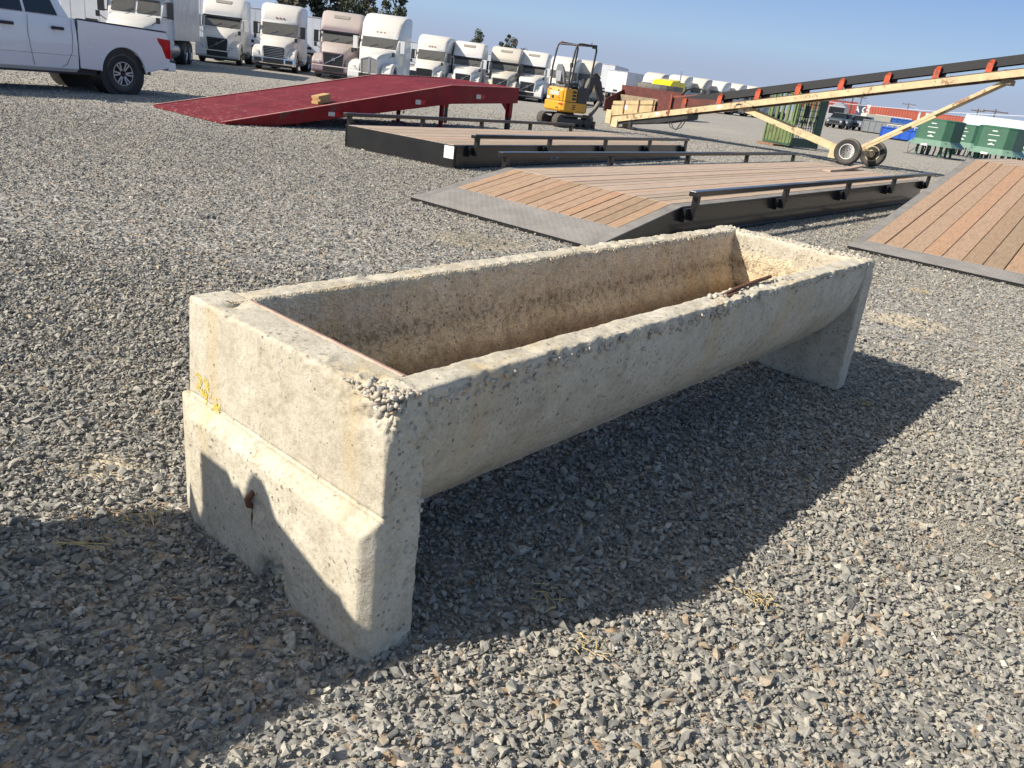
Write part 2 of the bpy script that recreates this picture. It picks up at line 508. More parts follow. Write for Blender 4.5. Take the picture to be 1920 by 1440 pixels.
def rough_box(lo, hi, step, base_r, wear, dents=()):
    """a cast block: rounded arrises, broken where wear() is large, slightly wavy faces"""
    V, Fs = gridbox(lo, hi, step)
    lo, hi = np.array(lo), np.array(hi)
    out = []
    for p in V:
        r = base_r + wear(p)
        r = min(r, .45 * float((hi - lo).min()))
        q = np.clip(p, lo + r, hi - r)
        d = p - q; l = np.linalg.norm(d)
        if l > 1e-9:
            nrm = d / l
            e = np.count_nonzero(np.abs(d) > 1e-6)
            p2 = q + nrm * r if e > 1 else p.copy()
        else:
            nrm = np.zeros(3); p2 = p.copy()
        amp = .0011 + min(.012, max(0, wear(p) - .005) * .45)
        p2 = p2 + nrm * (fz(p, 14, 3) * amp + fz(p, 48, 3, 3.1) * amp * .9)
        for (c, rad, dep, dv) in dents:
            w = math.exp(-float(((p - np.array(c)) ** 2).sum()) / rad ** 2)
            if w > .02: p2 = p2 + np.array(dv) * dep * w * (1 + .6 * fz(p, 30, 3, 7.7))
        out.append(p2)
    return out, Fs

def concrete(name, tint=(.965, .95, .915), inside=False, speck=1.0):
    m, nt, N, L, B = new_mat(name)
    co = coord(nt)
    n1 = tex(nt, 'Noise', 2.6, co, 7, .68); n2 = tex(nt, 'Noise', 15, co, 7, .72); n3 = tex(nt, 'Noise', 75, co, 5, .7); n4 = tex(nt, 'Noise', 190, co, 3, .6)
    T = lambda c: tuple(a * b for a, b in zip(c, tint))
    one = (1, 1, 1)
    c = ramp_out(nt, n1.outputs[0], [(.25, T((.40, .36, .285))), (.42, T((.525, .485, .40))), (.58, T((.585, .545, .46))), (.76, T((.66, .625, .545)))])
    c = mix(nt, .8, c, ramp_out(nt, n2.outputs[0], [(.28, (.66, .63, .57)), (.5, (.97, .965, .95)), (.78, (1.14, 1.13, 1.11))]), 'MULTIPLY')
    c = mix(nt, .7, c, ramp_out(nt, n3.outputs[0], [(.32, (.72, .69, .64)), (.52, one), (.75, (1.10, 1.10, 1.08))]), 'MULTIPLY')
    # ochre and grey stains that ran down the faces
    st = tex(nt, 'Noise', 1.0, coord(nt, 'Object', (5, 6, .6)), 5, .65)
    c = mix(nt, ramp_out(nt, st.outputs[0], [(.54, (0, 0, 0)), (.72, (.6, .6, .6))]), c, T((.52, .40, .215)))
    st2 = tex(nt, 'Noise', 1.0, coord(nt, 'Object', (8, 9, .9)), 6, .75)
    c = mix(nt, ramp_out(nt, st2.outputs[0], [(.57, (0, 0, 0)), (.74, (.5, .5, .5))]), c, T((.30, .275, .23)))
    # patches where the paste has gone and the sand and small stones show
    wp = N.new('ShaderNodeVectorMath'); wp.operation = 'ADD'
    dn = tex(nt, 'Noise', 30, co, 3, .6); sc_ = N.new('ShaderNodeVectorMath'); sc_.operation = 'SCALE'; sc_.inputs['Scale'].default_value = .022
    L.new(dn.outputs['Color'], sc_.inputs[0]); L.new(co, wp.inputs[0]); L.new(sc_.outputs[0], wp.inputs[1])
    v = tex(nt, 'Voronoi', 62, wp.outputs[0]); vs = N.new('ShaderNodeSeparateColor'); L.new(v.outputs['Color'], vs.inputs[0])
    zone = tex(nt, 'Noise', 4.0, co, 5, .65)
    zmask = ramp_out(nt, zone.outputs[0], [(.36, (.08 * speck,) * 3), (.52, (.30 * speck,) * 3), (.68, (.70 * speck,) * 3)])
    pick = mathn(nt, 'LESS_THAN', vs.outputs[0], zmask)
    pit = mathn(nt, 'MULTIPLY', mathn(nt, 'LESS_THAN', v.outputs['Distance'], mathn(nt, 'ADD', mathn(nt, 'MULTIPLY', vs.outputs[1], .30), .10)), pick)
    pitcol = ramp_out(nt, vs.outputs[2], [(0, (.085, .08, .075)), (.45, (.17, .15, .12)), (.7, (.30, .23, .14)), (.85, (.24, .25, .26)), (1, (.66, .60, .48))])
    c = mix(nt, mathn(nt, 'MULTIPLY', pit, .72), c, pitcol)
    # thin irregular gouges
    gn = tex(nt, 'Noise', 1.0, coord(nt, 'Object', (60, 60, 34)), 4, .7)
    gou = mathn(nt, 'MULTIPLY', ramp_out(nt, gn.outputs[0], [(.60, (0, 0, 0)), (.66, one)]), ramp_out(nt, zone.outputs[0], [(.42, (.12,) * 3), (.66, one)]))
    c = mix(nt, mathn(nt, 'MULTIPLY', gou, .45), c, T((.20, .17, .13)))
    hgt = mathn(nt, 'ADD', mathn(nt, 'MULTIPLY', n3.outputs[0], .55), mathn(nt, 'MULTIPLY', n2.outputs[0], .7))
    hgt = mathn(nt, 'ADD', hgt, mathn(nt, 'MULTIPLY', n4.outputs[0], .25))
    hgt = mathn(nt, 'SUBTRACT', hgt, mathn(nt, 'MULTIPLY', pit, .7))
    hgt = mathn(nt, 'SUBTRACT', hgt, mathn(nt, 'MULTIPLY', gou, .5))
    if inside:
        # eaten-away inside: grains of aggregate proud of the paste, brown tide line and mud at the bottom
        ve = tex(nt, 'Voronoi', 60, wp.outputs[0], feature='DISTANCE_TO_EDGE')
        sp = N.new('ShaderNodeSeparateXYZ'); L.new(co, sp.inputs[0])
        zz = mathn(nt, 'ADD', sp.outputs[2], mathn(nt, 'MULTIPLY', mathn(nt, 'SUBTRACT', n1.outputs[0], .5), .05))
        zz = mathn(nt, 'ADD', zz, mathn(nt, 'MULTIPLY', mathn(nt, 'SUBTRACT', n2.outputs[0], .5), .05))
        c = mix(nt, .95, c, ramp_out(nt, zz, [(.34, (.60, .47, .37)), (.43, (.62, .48, .37)), (.455, (.90, .74, .57)), (.49, (1.42, 1.27, 1.04)), (.535, (1.36, 1.24, 1.06)), (.575, (1.12, 1.03, .92)), (.62, (1.36, 1.28, 1.18)), (.72, (1.42, 1.36, 1.28)), (.76, (1.25, 1.22, 1.16))]), 'MULTIPLY')
        blot = tex(nt, 'Noise', 34, co, 6, .8)
        bm_ = mathn(nt, 'MULTIPLY', ramp_out(nt, blot.outputs[0], [(.53, (0, 0, 0)), (.61, one)]), ramp_out(nt, zz, [(.42, (.2,) * 3), (.50, (.4,) * 3), (.575, one), (.62, (.30,) * 3), (.74, (.18,) * 3)]))
        c = mix(nt, mathn(nt, 'MULTIPLY', bm_, .42), c, (.22, .17, .13))
        hgt = mathn(nt, 'ADD', hgt, mathn(nt, 'MULTIPLY', mathn(nt, 'MINIMUM', ve.outputs[0], .25), 2.4))
        hgt = mathn(nt, 'SUBTRACT', hgt, mathn(nt, 'MULTIPLY', bm_, .9))
    L.new(c, B.inputs['Base Color'])
    B.inputs['Roughness'].default_value = .93
    B.inputs['Specular IOR Level'].default_value = .2
    bump(nt, B, hgt, .9 if inside else .7, .007)
    return m
CONC = concrete('weathered_concrete')
CONC_IN = concrete('scoured_concrete', (1.0, .95, .87), True)
CONC_B = concrete('base_concrete', (1.0, .985, .93), False, .35)
RUST = paint('rusty_iron', (.16, .075, .04), .85, .2, var=.5, scale=30, bmp=.5, bscale=90)
def pebble_mat():
    m, nt, N, L, B = new_mat('river_pebble')
    g = N.new('ShaderNodeNewGeometry'); co = coord(nt)
    c = ramp_out(nt, g.outputs['Random Per Island'], [(0, (.10, .112, .13)), (.16, (.20, .21, .22)), (.30, (.46, .41, .32)), (.58, (.55, .50, .40)),
                                                      (.70, (.34, .20, .12)), (.80, (.50, .34, .14)), (.9, (.30, .30, .29)), (1, (.68, .64, .56))])
    n = tex(nt, 'Noise', 60, co, 4, .6)
    c = mix(nt, 1, c, ramp_out(nt, n.outputs[0], [(.3, (.75, .75, .75)), (.7, (1.15, 1.15, 1.12))]), 'MULTIPLY')
    c = mix(nt, ramp_out(nt, n.outputs[0], [(.35, (.25,) * 3), (.65, (.85,) * 3)]), c, (.50, .45, .365))
    L.new(c, B.inputs['Base Color']); B.inputs['Roughness'].default_value = .8
    return m
PEB = pebble_mat()
YEL = paint('yellow_spray_paint', (.72, .575, .10), .8, var=.15, scale=60)

YF = .9
def concrete_trough(name, T, seed=0.0, full=True):
    L_, W, H, t = T['L'], T['W'], T['H'], T['t']
    root = empty(name, (T['x0'], T['y0'], 0), T['yaw'])
    root.rotation_euler = (-.002, -.007, T['yaw'])      # it does not stand quite level
    rr = random.Random(int(seed * 10) + 3)
    g = lambda p, c, s: math.exp(-sum((a - b) ** 2 for a, b in zip(p, c)) / s ** 2)
    # --- end wall nearest the camera, with its thicker foot
    def wear_n(p):
        w = max(0., fz(p, 5, 4, seed + 1.3) - .05) * .014
        top = max(0, 1 - (H - p[2]) / .07)
        w += top * .020 * max(0, .30 + fz(p, 10, 4, 2.2)) * (1 if p[1] < .34 else .30)
        w += .050 * g(p, (0, 0, H), .10) + .022 * g(p, (.0, .12, H), .10)
        w *= max(.15, 1 - max(0, p[0] - .07) / .06)
        w += max(0, 1 - (p[1]) / .05) * .012 * max(0, .5 + nz(p, 9, 5)) * (1 if p[0] > .06 else .5)
        w += max(0, 1 - p[2] / .06) * .02 * max(0, .4 + nz(p, 8, 9))
        return w
    V, Fs = rough_box((0, 0, -.03), (t, W, H), .0078, .0055, wear_n,
                      dents=[((0, 0.03, H), .075, .030, (.6, .5, -.6)), ((.0, .72, H), .02, .012, (0, 0, -1)), ((.07, .80, H), .028, .014, (0, 0, -1))])
    # a thin open joint above the foot
    V = [np.array((p[0] + (.007 if p[0] < .02 and abs(p[2] - .432) < .0065 else 0), p[1], p[2])) for p in V]
    # the wall is a little narrower at its top
    V = [np.array((p[0], p[1] * (1 + .055 * (1 - p[2] / H)) if p[1] > 0 else p[1], p[2])) for p in V]
    mb = MB().add(V, Fs, 0, True)
    ew = mb.build('end_wall', CONC, root, angle=62)
    def wear_f(p):
        return max(0., fz(p, 6, 4, 4.4)) * .006 + max(0, 1 - p[2] / .05) * .02 * max(0, .3 + nz(p, 8, 2)) + .02 * g(p, (-.03, .44, 0), .1)
    Wb = W * 1.055
    V, Fs = rough_box((-.044, 0, -.03), (.02, Wb, .425), .0085, .0045, wear_f,
                      dents=[((-.04, .43, .03), .055, .05, (1, 0, .35)), ((-.04, .49, .0), .05, .03, (1, 0, .3)), ((-.04, .52, .255), .022, .012, (1, 0, 0))])
    V2 = []
    for p in V:
        k = max(0., (-p[0] - .010) / .034)                       # the foot's face is chamfered on three sides
        lo_v, hi_v, hi_z = .030 * k, Wb - .105 * k, .425 - .042 * k
        yy = lo_v + (p[1] / Wb) * (hi_v - lo_v)
        zz = p[2] if p[2] < .2 else .2 + (p[2] - .2) / .225 * (hi_z - .2)
        V2.append((p[0], yy, zz))
    ft = MB().add(V2, Fs, 0, True).build('foot_block', CONC_B, ew, angle=50)
    # --- far end wall: a leaning slab
    def wear_far(p):
        w = max(0., fz(p, 6, 4, 8.8)) * .01 + max(0, 1 - (H - p[2]) / .08) * .022 * max(0, .4 + fz(p, 8, 3, 1.2))
        w += .03 * g(p, (L_, 0, H), .08)
        return w
    V, Fs = rough_box((L_ - t, 0, -.03), (L_, W, H), .0095, .006, wear_far)
    V = [np.array((p[0] + .075 * (1 - p[2] / H) - .02, p[1], p[2])) for p in V]
    fwl = MB().add(V, Fs, 0, True).build('end_wall', CONC, root, angle=180)
    # --- basin: one cast U swept along the length
    prof_out = [(.004, .76), (.006, .735), (.010, .70), (.013, .66), (.016, .62), (.024, .57), (.036, .52), (.054, .475), (.078, .43), (.106, .385), (.138, .345), (.175, .307), (.205, .283),
                (.217, .271), (.222, .258), (.235, .25), (.30, .243), (.38, .24), (.46, .24)]
    prof_in = [(.097, .76), (.104, .735), (.107, .71), (.112, .66), (.118, .61), (.128, .565), (.145, .52), (.168, .475), (.20, .432), (.24, .392), (.29, .362), (.35, .342), (.41, .334), (.46, .332)]
    def refine(pr, d=.016):
        o = [pr[0]]
        for a, b in zip(pr, pr[1:]):
            k = max(1, int(math.dist(a, b) / d))
            for i in range(1, k + 1): o.append((a[0] + (b[0] - a[0]) * i / k, a[1] + (b[1] - a[1]) * i / k))
        return o
    po, pi = refine(prof_out), refine(prof_in)
    Wh = .92
    rim_n = [(po[0][0] + (pi[0][0] - po[0][0]) * i / 7, .76) for i in range(1, 7)]
    half_o = po; half_i = pi
    # closed loop: near outer (bottom->top), near rim, near inner (top->bottom), far inner, far rim, far outer
    loop = [(v, z, 0) for v, z in reversed(half_o)] + [(v, z, 1) for v, z in rim_n] + [(v, z, 2) for v, z in half_i]
    loop += [(Wh - v, z, 2) for v, z in reversed(half_i[:-1])] + [(Wh - v, z, 1) for v, z in reversed(rim_n)] + [(Wh - v, z, 0) for v, z in half_o[:-1]]
    nl = len(loop)
    u0, u1 = t - .07, L_ - t + .03
    nu = 235
    rings = []
    cen = np.array([Wh / 2, .62])
    for i in range(nu + 1):
        u = u0 + (u1 - u0) * i / nu
        ring = []
        for k, (v, z, kind) in enumerate(loop):
            p = (u, v, z)
            a, b = loop[(k - 1) % nl], loop[(k + 1) % nl]
            tn = Vector((b[0] - a[0], b[1] - a[1])); tn.normalize()
            nrm = (-tn.y, tn.x)                                   # outward of the concrete
            if kind == 2: amp = .0045
            elif kind == 1: amp = .007
            else: amp = .0016 + .004 * max(0, (z - .68) / .08)
            d = fz(p, 11, 4, seed) * amp + fz(p, 45, 2, 5.5) * amp * .5
            near_side = v < Wh / 2
            # broken arris outside near the rim
            if kind == 0 and z > .69:
                k2 = (z - .69) / .07
                ero = .35 * max(0, fz((u, 0, z * .9), 9, 4, seed + 2.7 + (0 if near_side else 5)) + .2) + 1.5 * max(0, fz((u, 0, z * 1.2), 31, 3, seed + 3.9) - .05)
                d -= k2 * ero * (.026 if near_side else .014)
            if kind == 1:
                ero = .5 * max(0, fz((u, v * .6, 0), 5, 4, seed + 6.1 + (0 if near_side else 5))) + 1.6 * max(0, fz((u, v, 0), 27, 3, seed + 1.9) - .12)
                wloc = 1.0
                if near_side: wloc = .45 + 1.6 * math.exp(-((u - 2.15) / .4) ** 2)
                else: wloc = .45 + .9 * min(1, max(0, (u - 1.2) / .8))
                d -= ero * .013 * wloc
            if kind == 2 and z > .70:
                ero = max(0, fz((u, v, 0), 7, 4, seed + 9.1))
                wloc = (1.5 * math.exp(-((u - 2.15) / .4) ** 2)) if near_side else 1.0 * min(1, max(0, (u - 1.0) / 1.0))
                d += ero * .012 * wloc * ((z - .70) / .06)
                if kind == 2 and not near_side and z > .725: d += .004
            if kind == 0 and z < .275 and .19 < v < .24: d += .004 * max(0, fz((u, 0, 0), 7, 3, 1.5)) * 2
            ring.append((u, v + nrm[0] * d, z + nrm[1] * d))
        rings.append(ring)
    mb = MB(); v = [p for r in rings for p in r]; fo, fi = [], []
    for i in range(nu):
        for k in range(nl):
            j = (k + 1) % nl
            f = (i * nl + k, i * nl + j, (i + 1) * nl + j, (i + 1) * nl + k)
            (fi if loop[k][2] == 2 and loop[j][2] == 2 else fo).append(f)
    mb.add(v, fo + fi, 0, True)
    mb.m = [0] * len(fo) + [1] * len(fi)
    bs = mb.build('basin', [CONC, CONC_IN], root, angle=180)
    # sloping inside face at the far end, scoured like the inside
    mb = MB()
    cols = 60; rows = 40; vv = []
    for j in range(rows + 1):
        z = .335 + (.745 - .335) * j / rows
        lim = min(prof_in, key=lambda q: abs(q[1] - z))[0]
        for i in range(cols + 1):
            vq = lim + .004 + (Wh - 2 * lim - .008) * i / cols
            uu = L_ - t - .005 - .05 * (1 - (z - .335) / .41) ** 2
            p = (uu, vq, z)
            vv.append((uu + fz(p, 12, 4, 3) * .006 + fz(p, 50, 2, 3) * .003, vq, z))
    mb.add(vv, [(j * (cols + 1) + i, j * (cols + 1) + i + 1, (j + 1) * (cols + 1) + i + 1, (j + 1) * (cols + 1) + i) for j in range(rows) for i in range(cols)], 0, True)
    mb.build('end_lining', CONC_IN, bs, angle=180)
    # --- exposed pebbles along the broken arrises
    rs2 = np.random.default_rng(5 + int(seed))
    P, S = [], []
    def sow(n, fn, s0, s1):
        for _ in range(n):
            P.append(fn()); S.append(rs2.uniform(s0, s1))
    U = rs2.uniform
    def corner():
        a = abs(rs2.normal(0, .045)); b = abs(rs2.normal(0, .05)); c = abs(rs2.normal(0, .06))
        k = rs2.integers(0, 3)
        q = [.030 + a, .028 + b, H - .036 - c]
        if k == 0: q[0] = .020 + .012 * U()
        elif k == 1: q[1] = .018 + .012 * U()
        else: q[2] = H - .025 - .010 * U()
        return q
    sow(130, corner, .011, .036)
    sow(150, lambda: (.006 + .02 * U(), U(.02, .42), H - .010 - .02 * U()), .007, .020)
    sow(60, lambda: (.02 + .08 * U(), abs(rs2.normal(0, .08)), H - .004 - .004 * U()), .008, .022)
    sow(60, lambda: (U(.01, t), U(.0, .012), U(.18, .74)), .010, .026)
    sow(300, lambda: (U(t, 1.75), .004 + U(0, .012), .738 - abs(rs2.normal(0, .02))), .008, .021)
    sow(120, lambda: (U(1.7, 3.3), .004 + U(0, .010), .744 - abs(rs2.normal(0, .01))), .006, .014)
    sow(230, lambda: (L_ - t - .01 + abs(rs2.normal(0, .05)), U(.05, W - .04), H - .006 + .006 * U()), .009, .026)
    sow(120, lambda: (L_ - t - .012 + .01 * U(), U(.14, .76), H - .02 - abs(rs2.normal(0, .04))), .008, .022)
    sow(240, lambda: (U(1.2, 3.35), Wh - .095 + U(-.016, .03), .752 + U(-.02, .006)), .008, .024)
    sow(60, lambda: (U(1.72, 2.4), U(.05, .11), .752 + U(-.01, .008)), .012, .030)
    ps = [hull_shape(300 + i, 26) for i in range(8)]
    Vp, Tp = scatter(np.array(P), np.array(S), ps, rs2, (.55, .9), .8, (1.0, 1.6))
    pb = mesh_np('exposed_pebbles', Vp, Tp, PEB); pb.parent = root
    for pl in pb.data.polygons: pl.use_smooth = True
    pb['kind'] = 'stuff'
    if full:
        # --- rust pink steel angle cast into the inner edge of the end wall
        mb = MB(); n_ = 40
        mb.loft([[(t + .004 + .0015 * nz((0, i * .3, 0), 3), .10 + .735 * i / n_, .752 + .002 * nz((0, i * .3, 4), 3)), (t - .013 + .004 * nz((0, i * .4, 1), 3), .10 + .735 * i / n_, H - .0005), (t - .010, .10 + .735 * i / n_, H + .003), (t + .008, .10 + .735 * i / n_, .757)] for i in range(n_ + 1)], smooth=False)
        mb.build('edge_angle', paint('rusty_pink_edge', (.50, .33, .25), .9, var=.35, scale=16, bmp=.4, bscale=60), root)
        # --- rusty bar lying bare on the near rim
        MB().tube([(1.80, .072, .757), (1.95, .085, .766), (2.12, .092, .771), (2.30, .094, .776)], .0085, 8).build('rebar', RUST, root)
        MB().tube([(1.70, .055, .750), (1.85, .060, .757), (1.97, .067, .757)], .006, 8).build('rebar', RUST, root)
        # --- broken lifting eye in the foot
        mb = MB()
        mb.tube([(-.02, .52, .272), (-.046, .522, .282), (-.058, .528, .262), (-.054, .53, .240), (-.034, .528, .225)], [.009, .010, .010, .009, .007], 9)
        mb.tube([(-.036, .525, .245), (-.042, .53, .19), (-.040, .533, .15)], [.008, .005, .002], 8)
        mb.build('lifting_eye', RUST, ew)
        # --- faded yellow spray marks: rows of flecks
        mb = MB(); r3 = random.Random(4)
        def stroke(a, b, n, w=.011):
            for i in range(n):
                s = r3.random()
                vq = a[0] + (b[0] - a[0]) * s + r3.gauss(0, w * .45); z = a[1] + (b[1] - a[1]) * s + r3.gauss(0, w * .45)
                k = r3.uniform(.0012, .0042)
                ang = [r3.uniform(0, 6.28) for _ in range(5)]; ang.sort()
                off = .002
                mb.add([(-off, vq + k * math.cos(q), z + k * 1.2 * math.sin(q)) for q in ang] , [tuple(range(5))])
        S_ = .05
        def glyph(cx, cz, segs, sc=1.0):
            for (ax, az, bx, bz) in segs: stroke((cx - ax * S_ * sc, cz + az * S_ * sc), (cx - bx * S_ * sc, cz + bz * S_ * sc), 26)
        two = [(-.5, .9, .5, .9), (.5, .9, .5, .2), (.5, .2, -.5, -.7), (-.5, -.7, .6, -.7)]
        glyph(.905, .485, two, .55); glyph(.862, .480, two, .55)
        glyph(.875, .43, two, .6)
        glyph(.80, .44, [(-.6, .9, -.4, -.8), (-.4, -.8, 0, .2), (0, .2, .4, -.8), (.4, -.8, .6, .9), (0, .9, 0, -.2)], .75)
        mb.build('paint_marking', YEL, ew)
    return root
trough = concrete_trough('concrete_trough', TR, 0.0)
tag(trough, 'long weathered concrete feed trough with a rounded basin, chipped rims and yellow spray marks', 'trough')
# stacked troughs added unseen at left, outline cut to cast the end wall's shadow
ca, sa = math.cos(TR['yaw']), math.sin(TR['yaw'])
def tl(u, v): return (TR['x0'] + u * ca - v * sa, TR['y0'] + u * sa + v * ca)
def shadow_trough(name, z, end, label):
    ox, oy = tl(-.56 - 3.2, .43)
    root = empty(name, (ox - 1.008, oy - .447, z), TR['yaw'])
    MB().prism(end, 'x', 3.06, 3.2).build('end_wall', CONC, root, .008)
    MB().prism([(0.0, 0), (.70, 0), (.70, .71), (0, .71)], 'x', 0, .14).build('end_wall', CONC, root, .01)
    half = [(.0, .71), (.01, .58), (.05, .40), (.15, .26), (.35, .22)]
    inn = [(.08, .71), (.10, .58), (.13, .44), (.20, .35), (.35, .31)]
    sec = half + [(.70 - v, q) for v, q in reversed(half[:-1])]
    ins = inn + [(.70 - v, q) for v, q in reversed(inn[:-1])]
    MB().prism(sec + list(reversed(ins)), 'x', .14, 3.06).build('basin', CONC, root, .006)
    return tag(root, label, 'trough', 'unseen troughs added left of the long one for their shadow')
shadow_trough('concrete_trough', 0, [(0, 0), (.70, 0), (.70, .81), (0, .81)], 'lower of two unseen troughs added left of the long trough to cast a shadow')
shadow_trough('concrete_trough', .812, [(-.16, 0), (.82, 0), (.82, .38), (.77, .55), (.745, .57), (.72, .48), (.69, .45), (.665, .51), (.665, .715), (.50, .715), (.47, .68), (.435, .695), (.41, .67), (.385, .735), (.36, .775), (.31, .77), (.285, .75), (.25, .68), (.08, .625), (-.16, .545)],
             'upper of two unseen added troughs, its end wall outlined to shape the shadow')
# ------------------------------------------------------------------ wooden decks on black steel frames
def wood_mat(name, base, wear=.4):
    m, nt, N, L, B = new_mat(name)
    g = N.new('ShaderNodeNewGeometry')
    co = coord(nt, 'Object', (1.2, 16, 16))
    n = tex(nt, 'Noise', 2.5, co, 6, .65); n2 = tex(nt, 'Noise', 5, coord(nt), 5, .7)
    c = ramp_out(nt, n.outputs[0], [(.28, [q * .72 for q in base]), (.5, base), (.74, [min(1, q * 1.18) for q in base])])
    tint = ramp_out(nt, g.outputs['Random Per Island'], [(0, (1.05, .96, .90)), (.3, (1, 1, 1)), (.6, (.95, .97, 1.0)), (.86, (1.04, 1.0, .95)), (.93, (.80, .84, .83)), (1, (1.0, .92, .86))])
    c = mix(nt, 1, c, tint, 'MULTIPLY')
    dk = ramp_out(nt, n2.outputs[0], [(.58, (0, 0, 0)), (.72, (wear * 1.6,) * 3)])
    c = mix(nt, dk, c, (.20, .17, .145))
    v = tex(nt, 'Voronoi', 2.1, coord(nt, 'Object', (.7, 3, 3)))
    kn = mathn(nt, 'LESS_THAN', v.outputs['Distance'], .045)
    c = mix(nt, mathn(nt, 'MULTIPLY', kn, .7), c, (.09, .05, .03))
    L.new(c, B.inputs['Base Color']); B.inputs['Roughness'].default_value = .8
    B.inputs['Specular IOR Level'].default_value = .25
    bump(nt, B, n.outputs[0], .35, .004)
    return m
WOOD = wood_mat('deck_timber', (.43, .325, .24), .22)
WOOD2 = wood_mat('ramp_timber', (.365, .245, .16), .2)
BLACK = paint('black_enamel', (.012, .012, .0125), .30, var=.3, scale=3, dust=.07, dustcol=(.30, .28, .25), coat=.25)
def checker(name, col, cell=.045):
    m, nt, N, L, B = new_mat(name)
    co = coord(nt)
    n = tex(nt, 'Noise', 2.2, co, 6, .7)
    c = ramp_out(nt, n.outputs[0], [(.3, [q * .72 for q in col]), (.72, [q * 1.25 for q in col])])
    # raised lozenges, alternately turned
    mp = N.new('ShaderNodeMapping'); mp.inputs['Rotation'].default_value = (0, 0, math.radians(45)); mp.inputs['Scale'].default_value = (1 / cell,) * 3
    L.new(co, mp.inputs['Vector'])
    ck = N.new('ShaderNodeTexChecker'); ck.inputs['Scale'].default_value = 1.0; L.new(mp.outputs[0], ck.inputs['Vector'])
    sp = N.new('ShaderNodeSeparateXYZ'); L.new(mp.outputs[0], sp.inputs[0])
    def loz(a, b):
        fa = mathn(nt, 'ABSOLUTE', mathn(nt, 'SUBTRACT', mathn(nt, 'FRACT', a), .5)); fb = mathn(nt, 'ABSOLUTE', mathn(nt, 'SUBTRACT', mathn(nt, 'FRACT', b), .5))
        return mathn(nt, 'SUBTRACT', 1.0, mathn(nt, 'ADD', mathn(nt, 'MULTIPLY', fa, 2.2), mathn(nt, 'MULTIPLY', fb, 6.0)), True)
    h = N.new('ShaderNodeMix'); h.data_type = 'FLOAT'
    L.new(ck.outputs['Fac'], h.inputs[0]); L.new(loz(sp.outputs[0], sp.outputs[1]), h.inputs[2]); L.new(loz(sp.outputs[1], sp.outputs[0]), h.inputs[3])
    hh = mathn(nt, 'MINIMUM', h.outputs[0], .35)
    c = mix(nt, mathn(nt, 'MULTIPLY', hh, 1.2, True), c, [min(1, q * 1.7) for q in col])
    L.new(c, B.inputs['Base Color']); B.inputs['Roughness'].default_value = .65
    B.inputs['Specular IOR Level'].default_value = .2
    bump(nt, B, hh, .8, .006)
    return m
PLATE = checker('grey_checker_plate', (.25, .23, .205), .06)
STEELG = paint('dull_grey_steel', (.22, .205, .185), .7, .0, var=.25, scale=4, spec=.15)
WHITE_STK = paint('white_sticker', (.78, .78, .76), .5, var=.05)
GREYTXT = paint('pale_lettering', (.34, .34, .34), .6, var=.15, scale=20)

def boards(mb, n, w0, w1, fn, thick, gap, split=None, r=None):
    """n planks across v from w0 to w1; fn(u_index, v) gives points of the top line"""
    r = r or rnd
    bw = (w1 - w0) / n
    for i in range(n):
        a = w0 + i * bw + gap * r.uniform(.15, .95); b = w0 + (i + 1) * bw - gap * r.uniform(.15, .95)
        dz = r.uniform(-.003, .003)
        lo = [fn(a)[k] for k in (0, 1)]; hi = [fn(b)[k] for k in (0, 1)]
        p = [lo[0], lo[1], hi[1], hi[0]]
        top = [Vector(q) + Vector((0, 0, dz)) for q in p]
        bot = [q - Vector((0, 0, thick)) for q in top]
        mb.add(top + bot, [(0, 1, 2, 3), (7, 6, 5, 4), (0, 4, 5, 1), (1, 5, 6, 2), (2, 6, 7, 3), (3, 7, 4, 0)])

